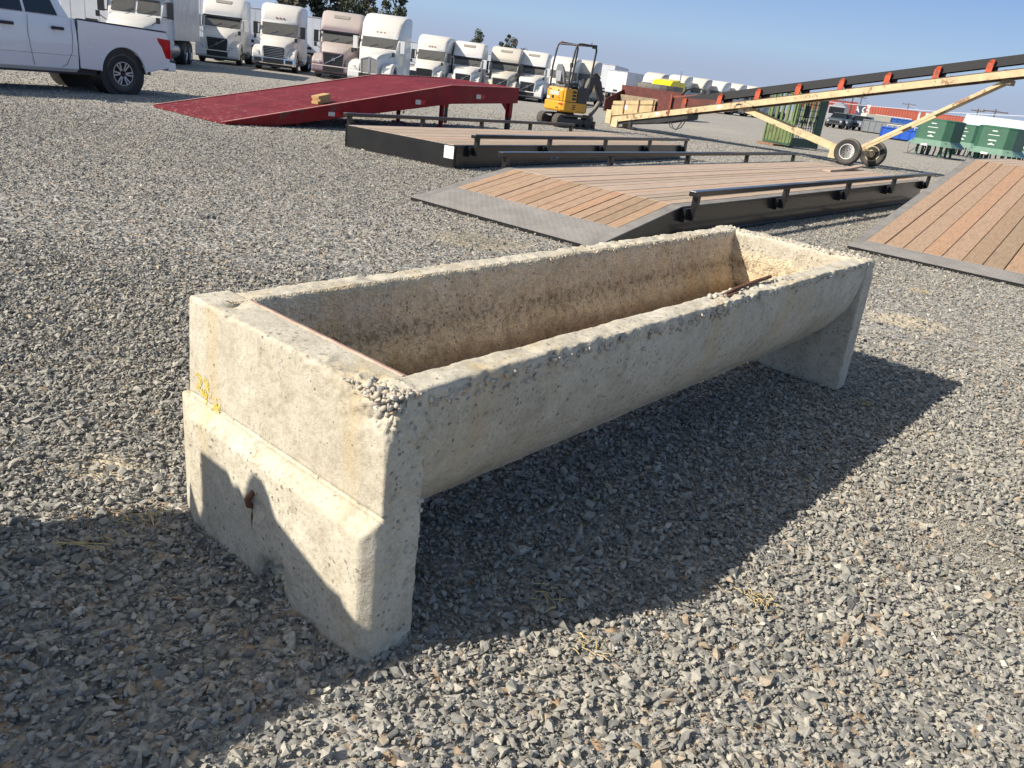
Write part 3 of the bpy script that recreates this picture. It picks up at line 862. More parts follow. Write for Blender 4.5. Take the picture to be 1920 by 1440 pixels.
def deck(name, x0, y0, yaw, W, ramp_len, L, z0, z1, nb, rails, plate=.62, rail_l=None, strip=.13, seedn=1, rail_posts=5, rail_from=.25, zf=.03, rail_h=.155, wood_r=None):
    """x runs along the deck from its low end, y to its left"""
    root = empty(name, (x0, y0, 0), yaw)
    r = random.Random(seedn)
    H = lambda u: (zf + (z0 - zf) * u / ramp_len) if (ramp_len and u < ramp_len) else z0 + (z1 - z0) * ((u - ramp_len) / max(.1, L - ramp_len))
    st = strip if ramp_len else .05
    # side channels
    for y, sgn in ((0, 1), (W, -1)):
        mb = MB()
        if ramp_len:
            top = [(0.05, H(.05) - .012), (ramp_len, z0 - .012), (L, z1 - .012)]
            bot = [(L, -.02), (.05, -.02)]
        else:
            top = [(0, z0 - .012), (L, z1 - .012)]; bot = [(L, -.02), (0, -.02)]
        mb.prism(top + bot, 'y', y, y + sgn * .045)
        mb.box(.3 if ramp_len else .05, L - .05, min(y - .02 * sgn, y), max(y - .02 * sgn, y), -.02, .03)        # bottom flange
        mb.build('side_beam', BLACK, root, .004)
        ed = MB()
        yy0, yy1 = (y - .01, y + st) if sgn > 0 else (y - st, y + .01)
        us = ([0.0, ramp_len] if ramp_len else [0.0]) + [L]
        for a, b in zip(us, us[1:]):
            ed.add([(a, yy0, H(a)), (b, yy0, H(b)), (b, yy1, H(b)), (a, yy1, H(a)), (a, yy0, H(a) - .012), (b, yy0, H(b) - .012), (b, yy1, H(b) - .012), (a, yy1, H(a) - .012)],
                   [(0, 1, 2, 3), (4, 7, 6, 5), (0, 4, 5, 1), (2, 6, 7, 3), (1, 5, 6, 2), (0, 3, 7, 4)])
        ed.build('edge_strip', STEELG if ramp_len else BLACK, root)
    MB().box(L - .05, L, .045, W - .045, -.02, z1 - .014).build('end_plate', BLACK, root, .004)
    if not ramp_len:
        MB().box(0, .03, .0, W, -.02, z0 - .002).build('front_plate', BLACK, root, .004)
    # cross members underneath
    mb = MB()
    u = (ramp_len or .4) + .4
    while u < L - .3:
        mb.box(u, u + .06, .046, W - .046, z0 * .25, z0 - .06); u += .9
    mb.build('cross_member', BLACK, root)
    if ramp_len:
        s = MB(); zz = H(plate)
        s.add([(0, st, zf), (plate, st, zz), (plate, W - st, zz), (0, W - st, zf), (0, st, -.015), (plate, st, zz - .012), (plate, W - st, zz - .012), (0, W - st, -.015)],
              [(0, 1, 2, 3), (4, 7, 6, 5), (0, 4, 5, 1), (2, 6, 7, 3), (1, 5, 6, 2), (0, 3, 7, 4)])
        s.build('ramp_plate', PLATE, root)
        nosing = MB(); nosing.box(-.008, .02, 0, W, -.02, zf - .002); nosing.build('ramp_nosing', BLACK, root)
        mb = MB()
        k = z0 - H(plate)
        boards(mb, nb, st, W - st, lambda v: ((plate + .004, v, H(plate) + .004), (ramp_len - .004, v, z0 + .004)), .04, .010, r=r)
        mb.build('ramp_boards', WOOD2, root, .003, seg=1)
    mb = MB()
    boards(mb, nb, st, W - st, lambda v: ((ramp_len + (.004 if ramp_len else .012), v, z0 + .004), (L - .01, v, z1 + .004)), .04, .010, r=r)
    mb.build('deck_boards', WOOD, root, .003, seg=1)
    # guard rails
    for y, sgn in ((0, -1), (W, 1)):
        if not rails: break
        a, b = ramp_len + rail_from, L - .05
        if rail_l and sgn > 0: a, b = rail_l
        yr = y + sgn * .10
        rl = MB(); rl.bar((a - .12, yr, H(a) + rail_h), (b + .12, yr, H(b) + rail_h), .09, .06)
        rail = rl.build('guard_rail', BLACK, root, .006)
        for i in range(rail_posts):
            u = a + (b - a) * i / (rail_posts - 1)
            MB().bar((u, yr, H(u) - .15), (u, yr, H(u) + rail_h - .03), .07, .07, up=(1, 0, 0)).build('rail_post', BLACK, rail, .004)
            yb0, yb1 = (yr + .036, y - .002) if sgn < 0 else (y + .002, yr - .036)
            MB().box(u - .13, u + .13, min(yb0, yb1), max(yb0, yb1), H(u) - .17, H(u) - .02).build('post_bracket', BLACK, rail)
    return root

d3 = deck('timber_deck_ramp', .609, 7.587, .918, 2.589, 1.669, 12.5, .352, .44, 15, True, seedn=3, rail_posts=5, rail_from=.14, rail_l=(1.75, 11.9))
tag(d3, 'black framed timber deck with a sloped checker plate nose, lying behind the concrete trough', 'ramp')
# warped loose board at its far end
wb = MB(); pts = []
wb.loft([[(u, 1.30, z), (u, 1.46, z - .01), (u, 1.46, z + .03), (u, 1.30, z + .04)] for u, z in ((10.4, .42), (11.0, .43), (11.6, .45), (12.1, .475), (12.5, .505))], smooth=False)
w_o = wb.build('loose_board', WOOD, None, .003); w_o.location = d3.location; w_o.rotation_euler = d3.rotation_euler
tag(w_o, 'warped loose board curling up at the far end of the middle timber deck', 'board')
d2 = deck('timber_deck', -1.352, 12.626, 1.043, 2.364, 0, 9.75, .352, .318, 14, True, seedn=5, rail_posts=5, rail_from=.42, rail_l=(.2, 8.2))
tag(d2, 'flat timber deck with black sides and low rails, in front of the red steel ramp', 'deck')
MB().box(-.006, -.002, .03, .22, .14, .33).build('paper_label', WHITE_STK, d2)
text_mesh('lettering', 'ASTAR', .125, GREYTXT, d2, (3.15, -.006, .12), (1, 0, 0), (0, 0, 1), .002, .2, .002)
text_mesh('lettering', 'AL-MAR', .10, GREYTXT, d2, (5.75, -.006, .16), (1, 0, 0), (0, 0, 1), .002, .2)
d4 = deck('timber_deck_ramp', 5.08, 8.20, .938, 2.0, 6.238, 11.0, 1.069, 1.07, 8, False, plate=.36, strip=.11, seedn=9, zf=.03)
# its left edge is the surveyed one: place it so that y = W falls there
W4 = 2.0
d4.location = (3.917 + W4 * math.sin(.938), 9.797 - W4 * math.cos(.938), 0)
tag(d4, 'steep timber loading ramp with a grey steel edge, right of the concrete trough', 'ramp')

# ------------------------------------------------------------------ red steel yard ramp
def red_ramp():
    x0, y0, yaw, W, UC, UE, ZC, ZE = -5.88, 14.762, .916, 2.632, 5.867, 8.35, 1.059, 1.16
    root = empty('steel_yard_ramp', (x0, y0, 0), yaw)
    RED = paint('red_paint', (.235, .003, .007), .38, var=.25, scale=2.5, coat=.05, spec=.3, chip=.55, chipcol=(.13, .05, .04))
    m, nt, N, L, B = new_mat('red_grip_deck')
    co = coord(nt); n = tex(nt, 'Noise', 2.0, co, 6, .7)
    c = ramp_out(nt, n.outputs[0], [(.3, (.115, .012, .017)), (.55, (.165, .019, .025)), (.75, (.21, .04, .042))])
    v = tex(nt, 'Voronoi', 1.4, coord(nt, 'Object', (1, .4, 1)), feature='DISTANCE_TO_EDGE')
    scr = mathn(nt, 'LESS_THAN', v.outputs[0], .004)
    c = mix(nt, mathn(nt, 'MULTIPLY', scr, .10), c, (.40, .22, .18))
    dn = tex(nt, 'Noise', 9, co, 6, .75); spx = N.new('ShaderNodeSeparateXYZ'); L.new(co, spx.inputs[0])
    wear = mathn(nt, 'MULTIPLY', ramp_out(nt, dn.outputs[0], [(.56, (0, 0, 0)), (.66, (1, 1, 1))]), ramp_out(nt, mathn(nt, 'MULTIPLY', spx.outputs[0], .12), [(.0, (.8,) * 3), (.12, (.25,) * 3), (.8, (.10,) * 3)]))
    c = mix(nt, wear, c, (.44, .34, .30))
    L.new(c, B.inputs['Base Color']); B.inputs['Roughness'].default_value = .75; B.inputs['Specular IOR Level'].default_value = .2
    wv = tex(nt, 'Wave', 16, coord(nt), wave_type='BANDS'); bump(nt, B, wv.outputs['Fac'], .4, .01)
    GRIP = m
    H = lambda u: .03 + (ZC - .03) * u / UC if u < UC else ZC + (ZE - ZC) * (u - UC) / (UE - UC)
    dk = MB()
    for a, b in ((0, UC), (UC, UE)):
        dk.add([(a, .03, H(a)), (b, .03, H(b)), (b, W - .03, H(b)), (a, W - .03, H(a)), (a, .03, H(a) - .03), (b, .03, H(b) - .03), (b, W - .03, H(b) - .03), (a, W - .03, H(a) - .03)],
               [(0, 1, 2, 3), (4, 7, 6, 5), (0, 4, 5, 1), (2, 6, 7, 3), (1, 5, 6, 2), (0, 3, 7, 4)])
    dko = dk.build('deck', GRIP, root)
    sm = MB()
    sm.bar((0.05, W * .47, H(.05) + .001), (UC, W * .47, ZC + .001), .025, .006); sm.bar((UC, W * .47, ZC + .001), (UE, W * .47, ZE + .001), .025, .006)
    for u in (2.0, 3.9): sm.bar((u, .05, H(u) + .001), (u, W - .05, H(u) + .001), .02, .005)
    sm.build('weld_seam', paint('dusty_weld', (.185, .04, .04), .8, var=.3, scale=12), dko)
    for y, s in ((0, 1), (W, -1)):
        mb = MB()
        mb.prism([(0.02, .0), (.02, H(.02) + .012), (UC, ZC + .012), (UE, ZE + .012), (UE, ZE - .36), (UC + .05, ZC - .40), (1.1, .0)], 'y', y, y + s * .028)
        mb.bar((0.03, y - s * .012, H(0) + .0), (UC, y - s * .012, ZC + .0), .03, .024); mb.bar((UC, y - s * .012, ZC), (UE, y - s * .012, ZE), .03, .024)
        bm_ = mb.build('side_beam', RED, root, .004)
        fl = MB(); fl.bar((0.03, y + s * .012, H(0) + .017), (UC, y + s * .012, ZC + .017), .045, .008); fl.bar((UC, y + s * .012, ZC + .017), (UE, y + s * .012, ZE + .017), .045, .008)
        fl.build('top_edge', paint('dusty_red_edge', (.46, .25, .21), .8, var=.35, scale=7), bm_)
        for u in (2.35, 4.75, 6.75):
            MB().box(u, u + .16, min(y - s * .007, y), max(y - s * .007, y), H(u) - .27 if u > 3 else H(u) - .2, H(u) - .17 if u > 3 else H(u) - .12).build('reflector', [paint('reflector', (.62, .58, .52), .3)], bm_)
            MB().box(u + .165, u + .30, min(y - s * .007, y), max(y - s * .007, y), H(u) - .27 if u > 3 else H(u) - .2, H(u) - .17 if u > 3 else H(u) - .12).build('reflector', [paint('red_reflector', (.45, .01, .01), .2)], bm_)
    MB().box(UE - .03, UE, .03, W - .03, ZE - .36, ZE + .01).build('end_beam', RED, root, .004)
    for y in (.10, W - .22):
        leg = MB(); leg.box(UE - .2, UE - .06, y, y + .12, .42, ZE - .36)
        leg.prism([(UE - .5, ZE - .37), (UE - .05, ZE - .37), (UE - .05, ZE - .75)], 'y', y + .05, y + .065)
        leg.build('leg', RED, root, .006)
        MB().box(UE - .19, UE - .07, y + .01, y + .11, 0, .44).build('leg_foot', BLACKP, root)
    for u, y in ((6.1, .5), (6.1, W - .6)):
        j = MB(); j.lathe([(.055, .0), (.055, .72)], (u, y, .0), 'z', 14); j.box(u - .12, u + .12, y - .12, y + .12, 0, .03)
        jk = j.build('support_jack', RED, root)
        MB().tube([(u, y - .055, .35), (u, y - .2, .35), (u, y - .2, .22)], .015, 6).build('jack_handle', paint('bright_red', (.55, .02, .02), .4), jk)
        MB().lathe([(.042, .5), (.042, ZC - .12)], (u + .0, y, 0), 'z', 12).build('jack_post', BLACKP, jk)
    mb = MB(); u = 1.6
    while u < UE - .3:
        h = H(u); mb.box(u, u + .06, .03, W - .03, max(.0, h - .28), h - .035); u += .75
    mb.build('cross_member', RED, root)
    return root, H
rr_, Hred = red_ramp()
tag(rr_, 'dark red steel yard ramp on legs, sloping down towards the white pickup', 'ramp')
WOODB = paint('pale_pine', (.52, .33, .13), .7, var=.2, scale=8, island=.12)
for k in range(3):
    mb = MB(); mb.box(-.19, .19, -.095, .095, 0, .052)
    o = mb.build('wood_block', WOODB, None, .004)
    sl = math.atan2(1.029, 5.867)
    ca_, sa_ = math.cos(.916), math.sin(.916)
    d_ = ray(603, 193); k_ = 1.029 / 5.867          # where that sight line meets the sloping deck
    q_ = (.03 - EYE + k_ * ((0 + 5.88) * ca_ + (0 - 14.762) * sa_)) / (d_.z - k_ * (d_.x * ca_ + d_.y * sa_))
    Q = Vector((0, 0, EYE)) + d_ * q_
    u = (Q.x + 5.88) * ca_ + (Q.y - 14.762) * sa_; v = -(Q.x + 5.88) * sa_ + (Q.y - 14.762) * ca_
    M = Matrix.Translation((-5.88 + u * ca_ - v * sa_, 14.762 + u * sa_ + v * ca_, Hred(u) + .006)) @ Matrix.Rotation(.916, 4, 'Z') @ Matrix.Rotation(-sl, 4, 'Y') \
        @ Matrix.Translation((rnd.uniform(-.02, .02), rnd.uniform(-.015, .015), .053 * k)) @ Matrix.Rotation(math.radians(12 + (-5, 6, 1)[k]), 4, 'Z')
    o.matrix_world = M
    tag(o, ['bottom wood block of the small stack on the red ramp', 'middle wood block of the small stack on the red ramp', 'top wood block of the small stack on the red ramp'][k], 'wood block', 'wood blocks stacked on the red ramp')
# ------------------------------------------------------------------ wheels and the white pickup
def wheel(name, parent, c, R, w, rim_r, style='spoke', side=1, rim_mat=None, nsp=6):
    """axis along y; side = +1 when the outer face looks to +y"""
    c = Vector(c); rim_mat = rim_mat or STEEL
    h = w / 2
    t = MB().lathe([(rim_r, -h * .92), (rim_r + .02, -h), (R * .9, -h), (R * .975, -h * .8), (R, -h * .45), (R, h * .45), (R * .975, h * .8), (R * .9, h), (rim_r + .02, h), (rim_r, h * .92)], c, 'y', 36)
    tyre = t.build(name, RUBBER, parent)
    s = side
    d = MB()
    if style == 'spoke':
        d.lathe([(rim_r * .98, s * h * .92), (rim_r * .90, s * h * .96), (rim_r * .88, s * h * .5), (.02, s * h * .35)], c, 'y', 36, 0)
        rim = d.build('rim', BLACKP, tyre)
        m = MB()
        m.lathe([(rim_r * 1.0, s * h * .90), (rim_r * 1.0, s * h * 1.0), (rim_r * .93, s * h * 1.0), (rim_r * .92, s * h * .90)], c, 'y', 36)
        for k in range(nsp):
            a = 2 * math.pi * k / nsp
            for da in (-.17, .17):
                p0 = c + Vector((math.cos(a + da * .9) * rim_r * .26, s * h * .82, math.sin(a + da * .9) * rim_r * .26))
                p1 = c + Vector((math.cos(a + da) * rim_r * .95, s * h * .95, math.sin(a + da) * rim_r * .95))
                m.bar(p0, p1, rim_r * .13, .03, up=(0, s, 0))
        m.lathe([(rim_r * .30, s * h * .6), (rim_r * .30, s * h * .88), (rim_r * .12, s * h * .92), (.001, s * h * .92)], c, 'y', 20)
        m.build('spokes', ALLOY, rim)
    else:
        d.lathe([(rim_r * 1.0, s * h * .92), (rim_r * .96, s * h * 1.02), (rim_r * .90, s * h * .95), (rim_r * .84, s * h * .55), (rim_r * .55, s * h * .45), (rim_r * .42, s * h * .62), (rim_r * .36, s * h * .62)], c, 'y', 30)
        d.lathe([(rim_r * .37, s * h * .5), (rim_r * .34, s * h * .85), (.001, s * h * .9)], c, 'y', 16)
        rim = d.build('rim', rim_mat, tyre)
        m = MB()
        for k in range(8):
            a = 2 * math.pi * k / 8
            m.lathe([(.03, s * h * .42), (.03, s * h * .56), (.001, s * h * .57)], c + Vector((math.cos(a) * rim_r * .68, 0, math.sin(a) * rim_r * .68)), 'y', 8)
        m.build('hand_holes', BLACKP, rim)
    return tyre

def pickup():
    x0, y0, yaw = -9.60, 18.42, 4.278
    root = empty('pickup_truck', (x0, y0, 0), yaw)
    # x forward, y: visible side is -... visible side looks to +y here (left of the driver)
    WH = paint('white_car_paint', (.80, .805, .795), .22, var=.02, coat=.8, dust=.05)
    TRIM = paint('black_trim', (.018, .018, .02), .4, var=.1)
    Y = .0                       # outer face of visible wheels
    yl, yr = .04, -1.92          # body sides
    R, wb = .435, 3.72
    zs, zb = .47, 1.40           # sill, bed rail
    def arch(cx, r, z0, n=12, a0=math.pi, a1=0):
        pts = []
        for i in range(n + 1):
            a = a0 + (a1 - a0) * i / n
            pts.append((cx + r * math.cos(a), max(z0, R + r * math.sin(a))))
        return pts
    # bed side (rear of the cab to the bumper)
    def side_panel(y, s):
        mb = MB()
        a = arch(0, .56, zs, 14, 0, math.pi)
        pts = [(-1.20, .62), (-1.245, .80), (-1.25, 1.08), (-1.20, 1.30), (-1.17, zb), (1.04, zb + .045), (1.065, 1.2), (1.065, .80), (1.06, zs + .02), (.6, zs)]
        pts += [(x, z) for x, z in a if z > zs] + [(-.58, zs + .02)]
        mb.prism(pts, 'y', y, y - s * .05)
        return mb
    for y, s in ((yl, 1), (yr, -1)):
        bd = side_panel(y, s).build('bed_side', WH, root, .018)
        fl = MB()
        fl.lathe([(.545, 0), (.60, .0), (.60, -.001)], (0, 0, 0), 'y', 8) if False else None
        # wheel-arch lip
        lip = MB()
        pin = [(p[0], y + s * .004, p[1]) for p in arch(0, .575, zs, 20, -.05, math.pi + .05)]
        lip.tube(pin, .018, 6)
        lip.build('arch_lip', WH, bd)
        rail = MB(); rail.bar((-1.16, y - s * .04, zb + .012), (1.02, y - s * .04, zb + .057), .09, .03)
        rail.build('rail_cap', TRIM, bd, .008)
        if s > 0:
            MB().box(.62, .84, y, y + .006, 1.0, 1.17).build('fuel_door', WH, bd, .02)
        lt = MB(); lt.prism([(-1.27, 1.25), (-.90, 1.27), (-.94, 1.17), (-1.03, 1.07), (-1.13, .84), (-1.28, .82)], 'y', y + s * .008, y - s * .06)
        lt.build('tail_light', paint('red_lens', (.45, .005, .008), .12, coat=.6, var=.15, scale=9), root, .012)
    bed = MB(); bed.box(-1.2, 1.05, yr + .05, yl - .05, .78, .84); bed.box(1.0, 1.06, yr + .05, yl - .05, .6, zb); bed.box(-1.22, -1.16, yr + .05, yl - .05, .66, zb)
    bed.build('bed_floor', TRIM, root)
    inner = MB(); inner.lathe([(.60, -.05), (.60, -.5)], (0, -.0, R), 'y', 24); inner.lathe([(.60, -1.4), (.60, -1.85)], (0, 0, R), 'y', 24)
    # cab: lower body with doors, tucked slightly in above the belt
    mid = (yl + yr) / 2; hw = (yl - yr) / 2
    def ring(x, zlist):
        r = []
        for w, z in zlist: r.append((x, mid + w, z))
        for w, z in reversed(zlist): r.append((x, mid - w, z))
        return r
    low = [(hw - .10, .40), (hw - .015, zs), (hw, .72), (hw, .95), (hw - .012, 1.22), (hw - .05, 1.46)]
    mb = MB()
    mb.loft([ring(1.08, low), ring(3.02, low)], smooth=False)
    cab = mb.build('cab_body', WH, root, .012)
    # front clip: fenders and hood, wheel cut-out by profile
    fr = MB()
    a = arch(wb, .57, zs, 14, math.pi, 0)
    pts = [(3.03, zs), (3.03, 1.46), (3.55, 1.43), (4.60, 1.30), (4.80, 1.12), (4.84, .55), (wb + .62, .5)] + [(x, z) for x, z in reversed(a) if z > zs]
    for y, s in ((yl, 1), (yr, -1)):
        p = MB(); p.prism(pts, 'y', y, y - s * .05); p.build('front_fender', WH, root, .02)
    MB().loft([ring(3.03, [(hw - .06, 1.2), (hw - .06, 1.44), (hw - .3, 1.50)]), ring(3.7, [(hw - .06, 1.1), (hw - .06, 1.40), (hw - .3, 1.47)]), ring(4.6, [(hw - .08, .9), (hw - .08, 1.29), (hw - .3, 1.34)])]).build('hood', WH, root)
    MB().box(4.55, 4.80, yr + .08, yl - .08, .6, 1.2).build('grille', TRIM, root, .02)
    MB().box(4.72, 4.92, yr + .02, yl - .02, .48, .74).build('front_bumper', CHROME, root, .03)
    # greenhouse
    g = MB()
    base, top = 1.44, 1.95
    def gring(x, z, w): return [(x, mid + w, z), (x, mid - w, z)]
    g.add([(1.16, mid + hw - .06, base), (1.16, mid - hw + .06, base), (3.75, mid + hw - .07, base), (3.75, mid - hw + .07, base),
           (1.40, mid + hw - .22, top - .02), (1.40, mid - hw + .22, top - .02), (2.95, mid + hw - .22, top), (2.95, mid - hw + .22, top)],
          [(0, 2, 6, 4), (1, 5, 7, 3), (0, 4, 5, 1), (2, 3, 7, 6), (4, 6, 7, 5), (0, 1, 3, 2)])
    gh = g.build('cab_roof', WH, root, .05)
    # windows set proud of the posts
    def pane(x0_, x1_, x2_, x3_, z0, z1, s):
        f = lambda z: (hw - .055) + (-.165) * (z - base) / (top - base)
        yv = lambda z: mid + s * (f(z) + .004)
        return MB().add([(x0_, yv(z0), z0), (x1_, yv(z0), z0), (x2_, yv(z1), z1), (x3_, yv(z1), z1), (x0_, yv(z0) - s * .02, z0), (x1_, yv(z0) - s * .02, z0), (x2_, yv(z1) - s * .02, z1), (x3_, yv(z1) - s * .02, z1)],
                        [(0, 1, 2, 3), (4, 7, 6, 5), (0, 4, 5, 1), (1, 5, 6, 2), (2, 6, 7, 3), (3, 7, 4, 0)])
    for s in (1, -1):
        pane(1.44, 2.10, 2.10, 1.56, 1.475, 1.90, s).build('side_window', GLASS, gh)
        pane(2.16, 3.35, 2.90, 2.16, 1.475, 1.90, s).build('side_window', GLASS, gh)
    pane_r = MB().add([(1.185, mid + .62, 1.50), (1.185, mid - .62, 1.50), (1.355, mid - .55, 1.88), (1.355, mid + .55, 1.88)], [(0, 1, 2, 3)])
    pane_r.build('rear_window', GLASS, gh)
    MB().add([(3.72, mid + .82, 1.49), (3.72, mid - .82, 1.49), (3.02, mid - .68, 1.92), (3.02, mid + .68, 1.92)], [(0, 1, 2, 3)]).build('windshield', GLASS, gh)
    # door seams, handles
    sm = MB()
    for pth in ([(2.12, 1.44), (2.14, 1.1), (2.10, .75), (2.06, .50)], [(1.20, 1.44), (1.19, 1.1), (1.22, .80), (1.36, .55), (1.46, .50)], [(3.2, 1.44), (3.22, 1.0), (3.1, .5)]):
        sm.tube([(x, yl + .0015, z) for x, z in pth], .004, 5)
    sm.tube([(x, yl - .002, .73) for x in (1.1, 2, 3)], .004, 5)
    sm.build('door_seam', TRIM, cab)
    for x in (1.38, 2.42):
        hd = MB(); hd.box(x, x + .27, yl + .008, yl + .035, 1.205, 1.265); hd.build('door_handle', TRIM, cab, .01)
        MB().lathe([(.075, -.002), (.085, .004), (.001, .005)], (x + .13, yl + .002, 1.215), 'y', 18).build('handle_recess', WH, cab)
    gap = MB(); gap.tube([(1.075, yl - .012, 1.46), (1.075, yl - .012, .95), (1.075, yl - .008, .75), (1.07, yl - .008, zs)], .014, 6); gap.build('cab_gap', TRIM, cab)
    # underside, sill, bumper
    MB().box(.62, 3.1, yr + .12, yl - .10, .36, .50).build('underbody', BLACKP, root)
    MB().box(-1.1, 4.4, yr + .5, yr + .62, .42, .58).box(-1.1, 4.4, yl - .62, yl - .5, .42, .58).build('chassis', BLACKP, root)
    MB().lathe([(.16, -.5), (.16, -.9), (.16, -1.0)], (0, 0, R), 'y', 14).lathe([(.05, -.2), (.05, -1.7)], (0, 0, R), 'y', 10).build('rear_axle', BLACKP, root)
    ex = MB(); ex.tube([(2.2, yr + .55, .36), (.6, yr + .45, .36), (-.7, yr + .4, .38)], .035, 8); ex.build('exhaust', BLACKP, root)
    MB().prism([(-1.42, .56), (-1.42, .75), (-1.22, .77), (-1.2, .56)], 'y', yr, yl).build('rear_bumper', WH, root, .03)
    MB().box(-1.425, -1.2, yr + .02, yl - .02, .772, .80).build('bumper_pad', TRIM, root, .008)
    wl = MB(); wl.lathe([(.56, -.06), (.56, -.42), (.30, -.43)], (0, yl, R), 'y', 26); wl.lathe([(.56, -1.54), (.56, -1.9), (.3, -1.53)], (0, yl, R), 'y', 26); wl.build('wheel_well', BLACKP, root)
    for x in (0, wb):
        wheel('wheel', root, (x, -.15, R), R, .30, .255, 'spoke', 1)
        wheel('wheel', root, (x, -1.72, R), R, .30, .255, 'spoke', -1)
    for s, y in ((1, yl), (-1, yr)):
        MB().lathe([(.14, -.12), (.17, 0), (.14, .12)], (3.02, y + s * .18, 1.52), 'y', 10).build('side_mirror', TRIM, root)
    return root
pk = pickup()
tag(pk, 'white crew cab pickup truck parked at the left edge, seen from its side', 'pickup')
# ------------------------------------------------------------------ long belt conveyor on wheels
TAN = paint('tan_paint', (.56, .44, .25), .55, var=.2, scale=3, bmp=.15, chip=.75, chipcol=(.24, .12, .06))
ORANGE = paint('orange_red_paint', (.50, .075, .025), .55, var=.3, scale=9, chip=1.0, chipcol=(.15, .06, .035))
BROWN = paint('dark_red_primer', (.115, .028, .02), .7, var=.35, scale=4)
PLY = paint('weathered_plywood', (.50, .37, .19), .75, var=.28, scale=6, bmp=.2, bscale=30)
BELT = paint('black_belt', (.018, .018, .019), .65, var=.25, scale=6)
def conveyor():
    yaw = math.radians(-36)
    root = empty('belt_conveyor', (10.15, 27.56, 0), yaw)
    zb = lambda x: .18 + .2235 * (x + 9.42)
    sl = math.atan(.2235)
    x0, x1 = -9.45, 9.2
    yn, yf = .22, 1.25
    nrm = Vector((-math.sin(sl), 0, math.cos(sl)))
    for y, s in ((yn, 1), (yf, -1)):
        mb = MB()
        p0, p1 = Vector((x0, y, zb(x0) + .1)), Vector((x1, y, zb(x1) + .1))
        mb.bar(p0, p1, .02, .215, up=nrm)
        for k in (-1, 1):
            mb.bar(p0 + nrm * (.1 * k) + Vector((0, s * .04, 0)), p1 + nrm * (.1 * k) + Vector((0, s * .04, 0)), .08, .014, up=nrm)
        mb.build('side_rail', TAN, root, .004)
        top = MB(); top.bar(p0 + nrm * .116 + Vector((0, s * .03, 0)), p1 + nrm * .116 + Vector((0, s * .03, 0)), .10, .016, up=nrm); top.build('rail_cap', paint('brown_dirt', (.14, .09, .06), .9, var=.4, scale=12), root)
    mb = MB()
    x = x0 + .4
    while x < x1:
        mb.box(x, x + .10, yn + .02, yf - .02, zb(x) + .02, zb(x) + .12); x += 1.15
    mb.build('cross_member', BROWN, root)
    pan = MB(); pan.bar((x0 + 2.6, (yn + yf) / 2, zb(x0 + 2.6) + .05), (x1, (yn + yf) / 2, zb(x1) + .05), yf - yn - .06, .01, up=nrm); pan.build('return_belt', BELT, root)
    # idlers: red brackets, three rollers
    xi = -6.45
    k = 0
    while xi < x1 - .2:
        b = MB(); zt = zb(xi) + .215
        for y in (yn + .05, yf - .05):
            s = 1 if y < .7 else -1
            b.loft([[(xi - .09, y - .03, zt), (xi + .09, y - .03, zt), (xi + .09, y + .03, zt), (xi - .09, y + .03, zt)],
                    [(xi - .07, y - .03, zt + .27), (xi + .10, y - .03, zt + .27), (xi + .10, y + .03, zt + .27), (xi - .07, y + .03, zt + .27)],
                    [(xi - .0, y - .03 - .02 * s, zt + .36), (xi + .11, y - .03 - .02 * s, zt + .37), (xi + .11, y + .03, zt + .37), (xi - .0, y + .03, zt + .36)]], smooth=False)
        b.box(xi - .05, xi + .05, yn + .05, yf - .05, zt + .0, zt + .05)
        br = b.build('idler_frame', ORANGE, root, .006)
        r_ = MB()
        r_.tube([(xi + .06, yn + .45, zt + .12), (xi + .06, yf - .45, zt + .12)], .055, 10)
        r_.tube([(xi + .06, yn + .09, zt + .30), (xi + .06, yn + .42, zt + .13)], .055, 10); r_.tube([(xi + .06, yf - .09, zt + .30), (xi + .06, yf - .42, zt + .13)], .055, 10)
        r_.build('roller', paint('rusty_roller', (.12, .05, .035), .7, var=.4, scale=9), br)
        rb = MB(); rb.tube([(xi + .5, yn + .06, zt + .02), (xi + .5, yf - .06, zt + .02)], .05, 8); rb.box(xi + .42, xi + .58, yn + .02, yn + .10, zt, zt + .13)
        rb.build('return_roller', paint('rusty_roller', (.12, .05, .035), .7), root)
        xi += 1.395; k += 1
    # troughed belt
    rings = []
    n = 40
    for i in range(n + 1):
        x = x0 + 1.0 + (x1 - x0 - 1.0) * i / n
        zt = zb(x) + .215 + .19
        sec = [(yn + .135, zt + .20), (yn + .18, zt + .12), (yn + .42, zt), (yf - .42, zt), (yf - .18, zt + .12), (yf - .1, zt + .20)]
        rings.append([(x, y, z) for y, z in sec] + [(x, y, z - .03) for y, z in reversed(sec)])
    MB().loft(rings, smooth=False).build('belt', BELT, root)
    sk = MB(); sk.bar((x0 + 2.0, yn + .12, zb(x0 + 2.0) + .50), (x1, yn + .12, zb(x1) + .50), .014, .26, up=nrm); sk.build('belt_skirt', BELT, root)
    # hopper at the low end
    for y, s in ((yn - .02, 1), (yf + .05, -1)):
        if s > 0:
            MB().prism([(-9.55, .40), (-7.62, .79), (-7.62, 1.02), (-9.55, .80)], 'y', y, y + .03).build('hopper_board', PLY, root, .004)
            MB().prism([(-9.52, .83), (-7.62, 1.05), (-7.62, 1.20), (-9.52, .97)], 'y', y, y + .03).build('hopper_board', PLY, root, .004)
            st = MB()
            for x in (-9.0, -8.35, -7.72): st.box(x, x + .05, y - .02, y, .45 + .2 * (x + 9.5), 1.0 + .12 * (x + 9.5))
            st.build('hopper_stake', BROWN, root)
            MB().box(-8.95, -8.83, y - .005, y, .72, .88).build('paper_label', WHITE_STK, root)
        else:
            MB().prism([(-10.0, .55), (-10.05, 1.62), (-7.2, 1.60), (-6.9, 1.22), (-6.95, .95)], 'y', y + .25, y + .28).build('hopper_plate', BROWN, root)
